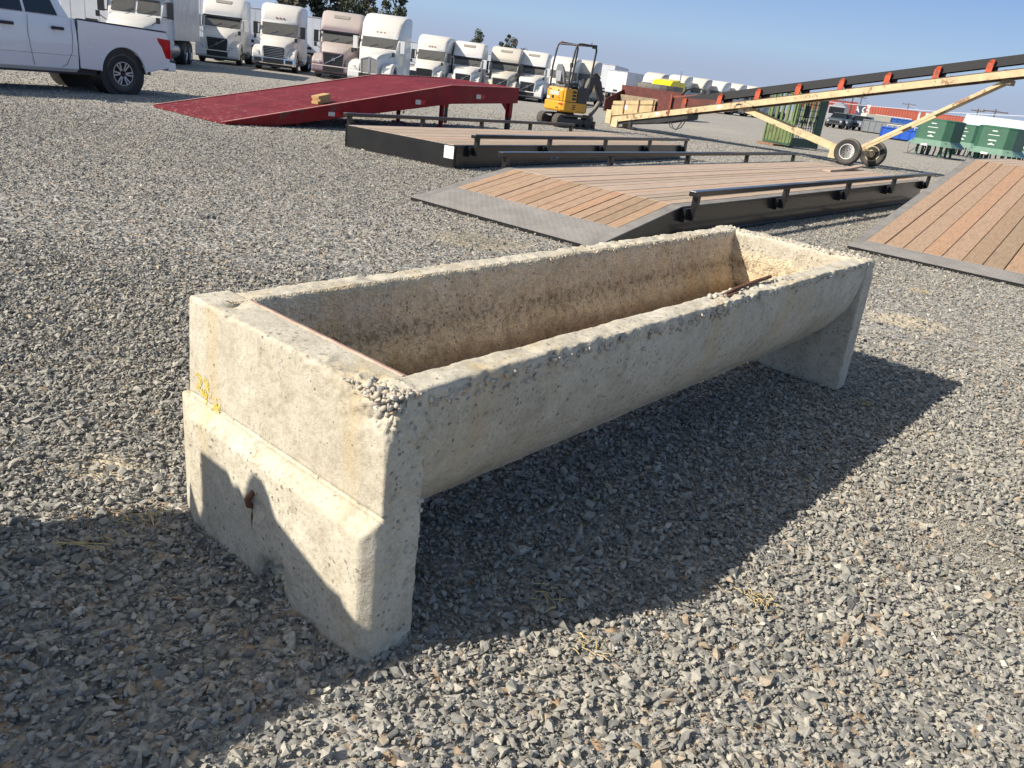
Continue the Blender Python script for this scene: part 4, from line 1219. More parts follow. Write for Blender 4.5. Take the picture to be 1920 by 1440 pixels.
    MB().prism([(-9.85, .5), (-9.85, 1.25), (-8.0, 1.25), (-7.0, .98), (-7.0, .90)], 'y', yf - .02, yf + .01).build('hopper_lining', paint('muddy_board', (.30, .23, .15), .9, var=.3, scale=7), root)
    MB().prism([(yn, .55), (yf + .3, .55), (yf + .3, 1.45), (yn, 1.0)], 'x', -9.95, -9.91).build('hopper_end', BROWN, root)
    MB().prism([(-7.55, 1.0), (-5.9, 1.32), (-5.9, 1.66), (-7.5, 1.45)], 'y', yf + .0, yf + .02).build('hopper_plate', paint('rust_red_plate', (.22, .055, .03), .7, var=.3, scale=6), root)
    MB().prism([(-7.6, .82), (-5.2, 1.38), (-5.2, 1.50), (-7.6, 1.35)], 'y', yn + .08, yn + .10).build('hopper_plate', BROWN, root)
    MB().box(-7.02, -6.95, yn - .02, yn + .05, .72, 1.50).build('hopper_post', paint('rust_red_plate', (.22, .055, .03), .7), root)
    tk = MB(); tk.prism([(-9.2, .13), (-9.2, .24), (-6.2, .88), (-6.2, .70), (-7.4, .40)], 'y', yn + .06, yf - .06); tk.build('tail_box', BLACKP, root)
    MB().box(-9.46, -9.18, yn - .03, yn + .15, 0, .3).build('leg', TAN, root, .006)
    MB().box(-9.46, -9.18, yf - .15, yf + .03, 0, .3).build('leg', TAN, root, .006)
    MB().box(-8.7, -8.55, yn + .02, yn + .14, .03, .3).box(-8.7, -8.38, yn + .04, yn + .12, .03, .11).build('bracket', BLACKP, root)
    MB().box(-9.75, -9.5, yn - .05, yf + .1, .10, .62).build('end_block', TAN, root, .01)
    hz = MB()
    for d in (0, .12): hz.tube([(-7.0 + d, yn + .1, .52), (-6.85 + d, yn + .08, .32), (-6.6, yn + .08, .26), (-6.4 - d, yn + .08, .36), (-6.25 - d, yn + .1, .66)], .02, 6)
    hz.build('hydraulic_hose', BLACKP, root)
    h2 = MB()
    for d in (0, .1): h2.tube([(-7.3, yf + .2, 1.4), (-7.0, yf + .1 + d, 1.72), (-6.6, yf + d, 1.85), (-6.1, yf + .1, 1.75), (-5.8, yf, 1.4)], .025, 6)
    h2.build('hydraulic_hose', BLACKP, root)
    # running gear
    for x_, y, s in ((0, 0, -1), (.42, 1.55, -1)):
        wheel('wheel', root, (x_, y, .435), .435, .26, .25, 'disc', s, paint('white_rim', (.70, .69, .66), .4, var=.08) if y < 1 else paint('cream_rim', (.60, .53, .36), .5, var=.2))
    MB().bar((.03, .12, .43), (.38, 1.40, .43), .22, .2).build('axle_beam', TAN, root, .01)
    MB().lathe([(.13, -.0), (.13, .05), (.001, .06)], (.40, 1.34, .435), 'y', 14).build('hub', TAN, root)
    for y in (.42, 1.10):
        st = MB(); st.bar((-4.3, y, zb(-4.3) + .04), (-.45, y, .42), .09, .17); st.bar((-4.3, y, zb(-4.3) + .04), (-4.15, y, zb(-4.15) + .0), .11, .2); st.build('strut', TAN, root, .006)
        MB().bar((3.85, y, 3.07), (.15, y, .55), .075, .10).build('strut', TAN, root, .006)
    for f in (.33, .56):
        x = .15 + (3.85 - .15) * f; z = .55 + (3.07 - .55) * f
        MB().bar((x - .12, .76, z - .08), (x + .12, .76, z + .08), .60, .02, up=(-.56, 0, .83)).build('strut_plate', paint('drab_plate', (.20, .16, .10), .7, var=.2), root)
    MB().box(3.72, 4.0, .36, 1.16, 2.98, 3.13).build('strut_head', paint('drab_plate', (.20, .16, .10), .7), root, .01)
    MB().bar((-2.3, .76, .86), (-.5, .76, .44), .5, .05).build('strut_plate', TAN, root, .006)
    MB().box(-.62, -.30, .05, 1.5, .15, .42).build('strut_foot', TAN, root, .01)
    ux = Vector((math.cos(sl), 0, math.sin(sl)))
    text_mesh('lettering', 'UCB E76', .13, paint('dark_lettering', (.16, .12, .07), .7), root, (-1.75, yn - .012, zb(-1.75) + .105), ux, nrm, .001)
    for x, w, m in ((-5.05, .16, WHITE_STK), (-4.35, .2, BLACKP), (-7.55, .16, WHITE_STK), (-7.1, .12, paint('rust_red_plate', (.22, .055, .03), .7))):
        MB().bar((x, yn - .013, zb(x) + .11), (x + w, yn - .013, zb(x + w) + .11), .003, .10 if m is not BLACKP else .05, up=nrm).build('plate_label', m, root)
    return root
cv = conveyor()
tag(cv, 'long tan belt conveyor with red idlers rising to the right on two wheels', 'conveyor')
# ------------------------------------------------------------------ mini excavator
def excavator():
    root = empty('mini_excavator', (.62, 28.75, 0), math.radians(42))
    Yw = paint('yellow_paint', (.62, .305, .012), .42, var=.14, dust=.2, coat=.1, chip=.35, chipcol=(.20, .12, .05))
    BK = paint('excavator_black', (.022, .022, .024), .5, var=.25, dust=.12)
    DRK = paint('dark_panel', (.03, .032, .036), .4, var=.15)
    TR_ = paint('dirty_track', (.10, .088, .072), .9, var=.4, scale=14, bmp=.4, bscale=30)
    # x forward, y left
    for y in (-.40, .40):
        t = MB()
        path = []
        L_, r = .62, .20
        for k in range(13): a = math.pi / 2 + math.pi * k / 12; path.append((-L_ + r * math.cos(a), .21 + r * math.sin(a)))
        for k in range(13): a = -math.pi / 2 + math.pi * k / 12; path.append((L_ + r * math.cos(a), .21 + r * math.sin(a)))
        inner = [(-L_ + (p[0] + L_) * .78 if p[0] < 0 else L_ + (p[0] - L_) * .78, .21 + (p[1] - .21) * .78) for p in path]
        rings = [[(x, y - .12, z) for x, z in path], [(x, y + .12, z) for x, z in path]]
        t.loft([[(x, y - .13, z), (x, y + .13, z), (x2, y + .13, z2), (x2, y - .13, z2)] for (x, z), (x2, z2) in zip(path + path[:1], inner + inner[:1])], smooth=False, caps=False)
        trk = t.build('track', TR_, root)
        g = MB()
        per = []
        for i in range(len(path)):
            a, b = path[i], path[(i + 1) % len(path)]
            n = max(1, int(math.dist(a, b) / .09))
            for k in range(n): per.append(((a[0] + (b[0] - a[0]) * (k + .5) / n, a[1] + (b[1] - a[1]) * (k + .5) / n), (b[0] - a[0], b[1] - a[1])))
        for (c, d) in per:
            l = math.hypot(*d); tx = Vector((d[0] / l, 0, d[1] / l)); nn = Vector((d[1] / l, 0, -d[0] / l))
            p = Vector((c[0], y, c[1])) + nn * .008
            g.bar(p - Vector((0, .13, 0)), p + Vector((0, .13, 0)), .04, .03, up=nn)
        g.build('track_lugs', TR_, trk)
        f = MB(); f.box(-.6, .6, y - .10, y + .10, .13, .30)
        for x in (-.62, .62): f.lathe([(.14, -.125), (.14, .125)], (x, y, .21), 'y', 18)
        for x in (-.3, 0, .3): f.lathe([(.06, -.128), (.06, .128)], (x, y, .09), 'y', 12)
        f.build('track_frame', BK, root)
    MB().box(-.35, .35, -.3, .3, .2, .40).lathe([(.30, .38), (.30, .52)], (0, 0, 0), 'z', 24).build('undercarriage', BK, root)
    # dozer blade in front
    bl = MB(); bl.loft([[(1.02, y, .02), (1.00, y, .12), (1.03, y, .27), (1.07, y, .27), (1.05, y, .12), (1.07, y, .02)] for y in (-.5, .5)], smooth=False)
    bl.bar((.35, -.28, .25), (1.02, -.28, .16), .06, .09); bl.bar((.35, .28, .25), (1.02, .28, .16), .06, .09)
    bl.build('dozer_blade', paint('worn_blade', (.20, .15, .10), .7, var=.4, scale=9), root, .006)
    # upper structure (house): counterweight, engine hood, right side tank, left step
    hw = .50
    def outline(s=1.0, b=.12):
        return [(-.62 * s, -hw * s + b), (-.55 * s, -hw * s), (.46 * s, -hw * s), (.52 * s, -hw * s + .06), (.52 * s, hw * s - .06), (.46 * s, hw * s), (-.55 * s, hw * s), (-.62 * s, hw * s - b)]
    lo = MB(); lo.loft([[(x, y, .50) for x, y in outline(.97)], [(x, y, .56) for x, y in outline(1.03)], [(x, y, .80) for x, y in outline(1.03)], [(x, y, .83) for x, y in outline(1.0)]], smooth=False)
    cw = lo.build('counterweight', Yw, root, .025)
    hd = MB(); hd.loft([[(-.60, -.34, .835), (-.60, .36, .835), (-.57, .44, .835), (-.20, .46, .835), (-.20, -.40, .835), (-.57, -.40, .835)], [(-.61, -.34, 1.15), (-.61, .36, 1.15), (-.58, .44, 1.15), (-.20, .46, 1.15), (-.20, -.40, 1.15), (-.57, -.40, 1.15)],
                        [(-.56, -.32, 1.27), (-.56, .32, 1.27), (-.53, .40, 1.27), (-.20, .42, 1.27), (-.20, -.38, 1.27), (-.53, -.38, 1.27)]], smooth=False)
    hood = hd.build('engine_hood', Yw, root, .03)
    sp = MB(); sp.box(-.56, -.02, -.495, -.405, .84, 1.25); sd = sp.build('side_cover', Yw, root, .02)
    dk = MB(); dk.box(.0, .48, -.50, -.14, .80, 1.34); dk.build('side_tank', DRK, root, .03)
    MB().box(.02, .50, -.512, -.3, .54, .79).build('model_panel', DRK, cw, .01)
    vt = MB()
    for z in (.90, 1.01, 1.12): vt.box(-.24, -.06, -.499, -.49, z, z + .075)
    for z in (.60, .66, .72): vt.box(-.20, -.06, -.522, -.512, z, z + .03)
    vt.build('air_vent', BLACKP, sd)
    MB().box(-.205, -.19, -.46, .46, .84, 1.25).build('hood_gap', BLACKP, root)
    # text and signs on the back
    text_mesh('lettering', 'DEERE', .17, paint('white_lettering', (.8, .8, .78), .5), hood, (-.618, .02, 1.065), (0, -1, 0), (0, 0, 1), .002, 0, .0025)
    MB().box(-.618, -.61, .03, .14, .90, .99).build('warning_plate', BLACKP, hood)
    MB().box(-.618, -.61, .24, .36, .87, .95).build('warning_label', WHITE_STK, hood)
    mk = MB(); mk.box(-.617, -.61, -.30, -.10, .95, .957).box(-.617, -.61, -.30, -.10, .915, .922); mk.build('warning_text', paint('orange_marking', (.45, .10, .02), .6), hood)
    mk = MB(); mk.box(-.617, -.61, .20, .26, 1.17, 1.21).box(-.617, -.61, .28, .33, 1.17, 1.215); mk.build('warning_text', paint('orange_marking', (.45, .10, .02), .6), hood)
    MB().lathe([(.032, -.001), (.032, .004), (.001, .004)], (-.616, -.18, 1.17), 'x', 10).build('hood_latch', BLACKP, hood)
    MB().box(-.64, -.60, -.44, -.28, .72, .77).build('rear_reflector', paint('red_reflector', (.45, .01, .01), .2), cw)
    hk = MB(); hk.tube([(-.64, -.16, .60), (-.655, -.22, .64), (-.655, -.28, .62), (-.645, -.3, .58)], .014, 6); hk.build('tow_hook', BLACKP, cw)
    text_mesh('lettering', '17G', .12, GREYTXT, root, (.33, -.516, .66), (1, 0, 0), (0, 0, 1), .002)
    # floor, seat, levers
    MB().box(-.2, .55, -.12, .48, .83, .90).build('floor_plate', BK, root, .01)
    st = MB(); st.box(-.42, .02, -.22, .22, 1.28, 1.40)
    seat = st.build('seat', paint('grey_vinyl', (.16, .17, .18), .6, var=.15), root, .05)
    bk = MB(); bk.loft([[(-.44, -.22, 1.40), (-.44, .22, 1.40), (-.33, .22, 1.40), (-.33, -.22, 1.40)], [(-.52, -.23, 1.70), (-.52, .23, 1.70), (-.40, .23, 1.70), (-.40, -.23, 1.70)],
                        [(-.55, -.17, 1.88), (-.55, .17, 1.88), (-.46, .17, 1.88), (-.46, -.17, 1.88)], [(-.57, -.10, 2.0), (-.57, .10, 2.0), (-.50, .10, 2.0), (-.50, -.10, 2.0)]], smooth=False)
    bk.build('seat_back', paint('grey_vinyl', (.16, .17, .18), .6), seat, .04)
    MB().box(-.555, -.53, -.13, .13, 1.45, 1.78).build('seat_shell', paint('pale_grey_shell', (.26, .27, .28), .5), seat, .02)
    lv = MB()
    for y in (-.10, .0, .10): lv.tube([(.42, y, .9), (.40, y, 1.35), (.36, y, 1.42)], .014, 6)
    for y in (-.33, .33):
        lv.tube([(.02, y, 1.25), (.10, y, 1.50), (.08, y, 1.62)], .018, 6); lv.box(-.25, .06, y - .07, y + .07, 1.36, 1.46)
    lv.box(.30, .36, -.4, -.28, 1.34, 1.62)
    lv.build('controls', BK, root)
    MB().box(.34, .35, -.38, -.30, 1.46, 1.6).build('gauge', paint('pale_panel', (.55, .55, .52), .5), root)
    # roll-over frame
    fr = MB()
    for y in (-.46, .46):
        fr.tube([(-.45, y, 1.22), (-.45, y, 1.9), (-.36, y, 2.45), (-.33, y, 2.58), (-.24, y, 2.66), (-.10, y, 2.68), (.45, y, 2.68), (.58, y, 2.64), (.62, y, 2.55), (.56, y, 1.9), (.50, y, 1.30)], .032, 10)
    fr.tube([(-.30, -.46, 2.63), (-.30, .46, 2.63)], .030, 8); fr.tube([(.50, -.46, 2.675), (.50, .46, 2.675)], .030, 8)
    fr.tube([(-.45, -.46, 1.55), (-.45, .46, 1.55)], .022, 8)
    fr.box(.44, .60, -.49, -.40, 2.60, 2.72).box(-.48, -.40, -.50, -.42, 1.92, 2.06)
    rf = fr.build('roll_frame', BK, root)
    lg = MB()
    lg.lathe([(.02, 2.69), (.02, 2.78), (.001, 2.79)], (.5, -.3, 0), 'z', 8); lg.lathe([(.03, 2.67), (.03, 2.72), (.001, 2.73)], (-.25, .38, 0), 'z', 8)
    lg.build('beacon', paint('faded_red_lens', (.35, .10, .09), .4), rf)
    # boom folded down in front, arm and bucket
    BM = paint('boom_black', (.03, .03, .032), .45, var=.25, dust=.15)
    sw = MB(); sw.box(.50, .78, -.14, .10, .50, .86); sw.build('swing_post', BM, root, .02)
    P = [(.72, .70), (.82, 1.20), (1.00, 1.56), (1.20, 1.64), (1.36, 1.52), (1.62, .98)]
    b = MB()
    yb = -.02
    rings = []
    for i, (x, z) in enumerate(P):
        a, c = P[max(0, i - 1)], P[min(len(P) - 1, i + 1)]
        d = Vector((c[0] - a[0], 0, c[1] - a[1])).normalized(); n = Vector((-d.z, 0, d.x)); w = (.10, .12, .15, .15, .13, .10)[i]
        p = Vector((x, yb, z)); rings.append([p + n * w + Vector((0, -.075, 0)), p + n * w + Vector((0, .075, 0)), p - n * w + Vector((0, .075, 0)), p - n * w + Vector((0, -.075, 0))])
    b.loft(rings, smooth=False)
    boom = b.build('boom', BM, root, .015)
    MB().tube([(.78, yb, .78), (1.0, yb, 1.15), (1.10, yb, 1.30)], .045, 10).tube([(1.05, yb - .0, 1.22), (1.16, yb, 1.42)], .025, 8).build('boom_cylinder', paint('cylinder_black', (.03, .03, .03), .4), boom)
    MB().tube([(1.08, yb, 1.80), (1.35, yb, 1.72), (1.62, yb, 1.25)], .045, 10).build('arm_cylinder', paint('cylinder_black', (.03, .03, .03), .4), boom)
    hs = MB()
    for d in (-.06, .0, .06): hs.tube([(.80, yb + d, .95), (.86, yb + d, 1.45), (1.0, yb + d, 1.76), (1.2, yb + d, 1.85), (1.4, yb + d, 1.70)], .016, 6)
    hs.build('boom_hose', BLACKP, boom)
    WORN = paint('worn_arm', (.17, .145, .115), .7, var=.35, scale=8)
    ar = MB(); ar.loft([[Vector((x, yb - .06, z)) + Vector((0, 0, w)), Vector((x, yb + .06, z + w)), Vector((x, yb + .06, z - w)), Vector((x, yb - .06, z - w))] for x, z, w in ((1.68, 1.08, .10), (1.50, .80, .11), (1.16, .38, .07))], smooth=False)
    ar.build('arm', WORN, root, .012)
    MB().tube([(1.66, yb - .1, .98), (1.66, yb + .1, .98)], .05, 12).build('elbow_pin', STEELG, root)
    bu = MB()
    sec = [(1.20, .42), (1.02, .44), (.93, .34), (.95, .20), (1.08, .10), (1.22, .08), (1.24, .11), (1.10, .14), (1.0, .22), (.99, .33), (1.05, .39), (1.20, .38)]
    bu.prism(sec, 'y', yb - .16, yb + .16); bu.prism(sec[:6] + [(1.25, .2)], 'y', yb - .175, yb - .16); bu.prism(sec[:6] + [(1.25, .2)], 'y', yb + .16, yb + .175)
    bu.build('bucket', paint('rusty_bucket', (.23, .15, .095), .75, var=.4, scale=10), root, .004)
    return root
ex = excavator()
tag(ex, 'small yellow tracked excavator with an open black roll frame beside the conveyor hopper', 'excavator')
# ------------------------------------------------------------------ parked highway tractors
DUST = (.60, .54, .445)
def gz(x, y):
    def sm(t): t = max(0., min(1., t)); return t * t * (3 - 2 * t)
    return -.33 * sm((y - 36) / 16) * sm((x + 14) / 8) * (1 - sm((x - 6) / 8))
gv = ground.data.vertices
for v_ in gv: v_.co.z += gz(v_.co.x, v_.co.y)
GRILLE = paint('black_grille', (.02, .021, .023), .4, var=.3, scale=20)
LENS = paint('headlight_lens', (.42, .44, .46), .12, var=.2, scale=8, coat=.6)
SKIRT = paint('grey_skirt', (.12, .12, .125), .5, var=.2)

def tractor(name, px, py, dist, style, col, label, face_off=-9, H=3.65, base=None, dustiness=.62, group='highway tractors parked in a row', mirror='dark', sleeper=True, detail=True):
    P = at_dist(px, py, dist)
    az = math.atan2(-P.y, -P.x) + math.radians(face_off)
    if base: P = gp(*base)
    root = empty(name, (P.x, P.y, gz(P.x, P.y)), az)
    cn = 'cab_paint_%02d%02d%02d' % tuple(int(q * 99) for q in col)
    BODY = paint(cn, col, .34, var=.06, coat=.35, dust=dustiness, dustcol=DUST)
    k = H / 3.65
    def R(x, w, z0, z1, rr=.16):
        return [(x, -w, z0), (x, -w, z1 - rr * 1.4), (x, -w * .95, z1 - rr * .5), (x, -w * .82, z1), (x, w * .82, z1), (x, w * .95, z1 - rr * .5), (x, w, z1 - rr * 1.4), (x, w, z0)]
    # hood
    if style == 'volvo': hood = [(.02, .58, .74, 1.40), (-.18, .68, .72, 1.55), (-.9, .84, .72, 1.74), (-1.78, 1.0, .72, 1.92)]
    elif style == 'kenworth': hood = [(.05, .46, .70, 1.46), (-.2, .56, .70, 1.62), (-.9, .74, .72, 1.80), (-1.78, .98, .72, 1.98)]
    else: hood = [(.02, .66, .74, 1.30), (-.2, .78, .72, 1.48), (-.9, .90, .72, 1.66), (-1.78, 1.04, .72, 1.86)]
    hd = MB().loft([R(*h) for h in hood]).build('hood', BODY, root)
    # fenders with the wheel cut out
    for s in (-1, 1):
        fx = MB()
        a = [(-1.12 + .62 * math.cos(t), max(.5, .52 + .62 * math.sin(t))) for t in [math.pi * q / 10 for q in range(11)]]
        pts = [(-.02, .58), (.0, .86), (-.22, 1.12), (-.7, 1.27), (-1.2, 1.31), (-1.74, 1.24), (-1.86, .95), (-1.86, .58)] + list(reversed([q for q in a if q[1] > .58]))
        y0_, y1_ = (.60, 1.20) if s > 0 else (-1.20, -.60)
        fx.prism(pts, 'y', y0_, y1_)
        fo = fx.build('fender', BODY, root, .09, seg=3)
        hl = MB()
        if style == 'volvo': hl.loft([[(.035 - .05 * abs(q), s * y, z) for q in (0,)] for y, z in ()] or [[(.03, s * .74, .80), (.03, s * .78, .93), (-.20, s * 1.16, 1.03), (-.20, s * 1.18, .84)], [(-.10, s * .74, .80), (-.10, s * .78, .93), (-.35, s * 1.16, 1.03), (-.35, s * 1.18, .84)]], smooth=False)
        elif style == 'kenworth': hl.loft([[(.035, s * .70, .80), (-.02, s * .82, 1.02), (-.22, s * 1.17, 1.10), (-.12, s * 1.15, .92)], [(-.15, s * .70, .80), (-.2, s * .82, 1.02), (-.4, s * 1.17, 1.10), (-.3, s * 1.15, .92)]], smooth=False)
        else: hl.loft([[(.03, s * .80, .78), (-.01, s * .84, 1.03), (-.20, s * 1.16, 1.02), (-.14, s * 1.18, .80)], [(-.15, s * .80, .78), (-.2, s * .84, 1.03), (-.4, s * 1.16, 1.02), (-.35, s * 1.18, .80)]], smooth=False)
        hl.build('headlight', LENS, fo, .015)
    # bumper
    MB().prism([(-.45, .30), (.0, .30), (.10, .42), (.08, .72), (-.45, .72)], 'y', -1.18, 1.18).build('bumper', CHROME if style == 'chrome' else (BODY if style != 'grey' else SKIRT), root, .05)
    bl = MB(); bl.box(.06, .115, -.56, .56, .40, .66); bl.box(-.2, .06, -1.0, 1.0, .22, .32); bl.build('bumper_intake', BLACKP, root)
    if style == 'chrome':
        b2 = MB()
        for y in (-.85, .85): b2.box(.07, .118, y - .2, y + .2, .44, .64)
        b2.build('bumper_intake', BLACKP, root)
    # grille
    g = MB()
    if style == 'volvo':
        g.prism([(-.50, .72), (.50, .72), (.56, 1.36), (-.56, 1.36)], 'x', .0, .045)
        gr = g.build('grille', GRILLE, root)
        e = MB(); e.bar((.055, -.46, .78), (.055, .46, 1.32), .03, .045, up=(1, 0, 0)); e.build('emblem_bar', CHROME, gr)
        e = MB(); e.lathe([(.085, .04), (.085, .075), (.06, .075), (.06, .04)], (0, 0, 1.05), 'x', 18); e.build('emblem_ring', CHROME, gr)
        sl = MB()
        for q in range(5): sl.bar((.048, -.5, .78 + .12 * q), (.048, .5, .86 + .12 * q), .01, .02, up=(1, 0, 0))
        sl.build('grille_mesh', paint('grille_wire', (.10, .10, .11), .4), gr)
        fr = MB()
        for a_, b_ in (((-.53, .70), (-.59, 1.38)), ((.53, .70), (.59, 1.38)), ((-.59, 1.38), (.59, 1.38))): fr.bar((.03, a_[0], a_[1]), (.03, b_[0], b_[1]), .05, .05, up=(1, 0, 0))
        fr.build('grille_frame', BODY, gr)
    elif style == 'kenworth':
        for s in (-1, 1): g.prism([(s * .05, .62), (s * .38, .62), (s * .42, 1.34), (s * .36, 1.42), (s * .05, 1.42)], 'x', .02, .075)
        gr = g.build('grille', paint('dusty_grille', (.26, .25, .23), .5, var=.2), root)
        fr = MB()
        for s in (-1, 1):
            fr.bar((.07, s * .02, .58), (.07, s * .02, 1.46), .05, .05, up=(1, 0, 0)); fr.bar((.07, s * .42, .58), (.07, s * .46, 1.36), .05, .06, up=(1, 0, 0)); fr.bar((.07, s * .46, 1.36), (.07, 0, 1.50), .05, .06, up=(1, 0, 0))
        fr.build('grille_frame', CHROME, gr)
    else:
        w = .58
        g.prism([(-w * .92, .72), (w * .92, .72), (w, 1.22), (w * .9, 1.28), (-w * .9, 1.28), (-w, 1.22)], 'x', .0, .05)
        gr = g.build('grille', GRILLE, root)
        sl = MB()
        for q in range(6): sl.bar((.055, -w * .9, .78 + .085 * q), (.055, w * .9, .78 + .085 * q), .015, .022, up=(1, 0, 0))
        sl.build('grille_slats', CHROME, gr)
    # cab
    xw0, zw0 = hood[-1][0], hood[-1][3] - .02
    xr = -2.26; zr = 2.60
    def ring(x, w, z0, z1): return [(x, -w, z0), (x, -w, zw0), (x, -w * .96, z1), (x, w * .96, z1), (x, w, zw0), (x, w, z0)]
    rear = -4.9 if sleeper else -3.2
    c = MB(); c.loft([ring(xw0 + .02, 1.04, .70, zw0 + .02), ring(xr, 1.14, .66, zr), ring(xr - .5, 1.20, .62, 2.7), ring(rear, 1.22, .62, 2.7)], smooth=False)
    cab = c.build('cab', BODY, root, .03)
    # windshield on the raked front
    def on(s_, w): return (xw0 + .02 + (xr - xw0 - .02) * s_ + .03, w, zw0 + .02 + (zr - zw0 - .02) * s_ + .02)
    if style == 'classic':
        ws = MB()
        for s in (-1, 1): ws.add([on(.12, s * .06), on(.12, s * .93), on(.86, s * .90), on(.86, s * .06)], [(0, 1, 2, 3)])
    else:
        ws = MB().add([on(.06, -.96), on(.06, .96), on(.93, .98), on(.93, -.98)], [(0, 1, 2, 3)])
    wn_ = ws.build('windshield', GLASS_D, cab)
    wn_.modifiers.new('pane', 'SOLIDIFY').thickness = .02
    wp = MB()
    for y in (-.5, .35): wp.tube([Vector(on(.05, y)) + Vector((.02, 0, .02)), Vector(on(.30, y + .45)) + Vector((.02, 0, .02))], .012, 5)
    wp.build('wiper', BLACKP, cab)
    for s in (-1, 1):
        sw = MB(); sw.add([(xr - .04, s * 1.185, zw0 + .05), (xr - .78, s * 1.225, zw0 + .05), (xr - .78, s * 1.20, 2.52), (xr - .14, s * 1.165, 2.52)], [(0, 1, 2, 3)])
        so = sw.build('side_window', GLASS, cab); so.modifiers.new('pane', 'SOLIDIFY').thickness = .02
        mr = MB(); mr.box(-2.05, -1.88, s * 1.34 - .12, s * 1.34 + .12, 1.86, 2.50); mr.tube([(-2.0, s * 1.1, 2.45), (-1.97, s * 1.34, 2.46)], .025, 6); mr.tube([(-2.0, s * 1.08, 1.92), (-1.97, s * 1.34, 1.90)], .025, 6)
        mr.build('side_mirror', BLACKP if mirror == 'dark' else BODY, root, .04)
        hm = MB(); hm.tube([(-.75, s * .86, 1.55), (-.6, s * 1.1, 1.72)], .018, 5); hm.box(-.66, -.56, s * 1.12 - .07, s * 1.12 + .07, 1.62, 1.84); hm.build('hood_mirror', BLACKP, root)
    # roof
    if sleeper:
        if style == 'kenworth': rf = [(-2.18, 1.02, 2.56, 2.66), (-2.34, 1.08, 2.56, 2.98), (-2.65, 1.14, 2.56, 3.33), (-3.05, 1.17, 2.56, 3.56), (-3.55, 1.2, 2.56, 3.70), (-4.2, 1.21, 2.56, 3.75), (-4.9, 1.21, 2.56, 3.74)]
        elif style in ('cascadia', 'chrome'): rf = [(-2.16, 1.0, 2.56, 2.74), (-2.24, 1.05, 2.56, 3.02), (-2.46, 1.10, 2.56, 3.34), (-2.8, 1.14, 2.56, 3.54), (-3.3, 1.17, 2.56, 3.63), (-4.9, 1.2, 2.56, 3.65)]
        else: rf = [(-2.02, 1.06, 2.54, 2.66), (-2.08, 1.10, 2.54, 2.90), (-2.40, 1.13, 2.58, 3.20), (-2.75, 1.15, 2.58, 3.52), (-2.95, 1.17, 2.58, 3.61), (-3.3, 1.19, 2.58, 3.64), (-4.9, 1.2, 2.58, 3.65)]
        rf = [(x, w, a, a + (b - a) * (1 + (k - 1) * 3.4)) for x, w, a, b in rf]
        ro = MB().loft([R(*q, rr=.14) for q in rf]).build('roof_fairing', BODY, root, 0)
        if style == 'volvo':
            a_, b_ = rf[2], rf[3]
            f = lambda t, w: (a_[0] + (b_[0] - a_[0]) * t + .02, w, a_[3] + (b_[3] - a_[3]) * t + .02)
            sk = MB().add([f(.12, -.42), f(.12, .42), f(.62, .46), f(.62, -.46)], [(0, 1, 2, 3)]).build('skylight', glass_dark('dusty_skylight', (.22, .20, .17), .5, .5), ro)
            sk.modifiers.new('pane', 'SOLIDIFY').thickness = .01
            vs = MB(); vs.box(-2.1, -1.98, -1.05, 1.05, 2.50, 2.56); vs.build('visor_shade', BLACKP, ro)  # black strip standing in for the dark shade under the roof visor
        else:
            ml = MB()
            a_ = rf[1]
            for y in (-.2, 0, .2): ml.box(a_[0] + .02, a_[0] + .10, y - .04, y + .04, 2.80, 2.87)
            ml.build('marker_light', paint('amber_lens', (.35, .16, .03), .3), ro)
    # chassis, tanks, rear wheels
    MB().box(-7.9, -.4, -.45, .45, .55, .85).build('chassis', BLACKP, root)
    for s in (-1, 1):
        MB().lathe([(.001, -4.5), (.30, -4.48), (.32, -4.4), (.32, -2.9), (.30, -2.82), (.001, -2.8)], (0, s * .92, .62), 'x', 16).build('fuel_tank', STEEL if style in ('chrome', 'classic') else SKIRT, root)
        MB().box(-2.75, -2.05, s * 1.0 - .14, s * 1.0 + .14, .35, .62).build('step', SKIRT, root, .02)
        for x in (-1.12, -6.0, -7.2):
            wheel('wheel', root, (x, s * (1.02 if x > -2 else .95), .52), .52, .28 if x > -2 else .50, .29, 'disc', s, CHROME if style != 'grey' else STEEL)
    return tag(root, label, 'truck', group)

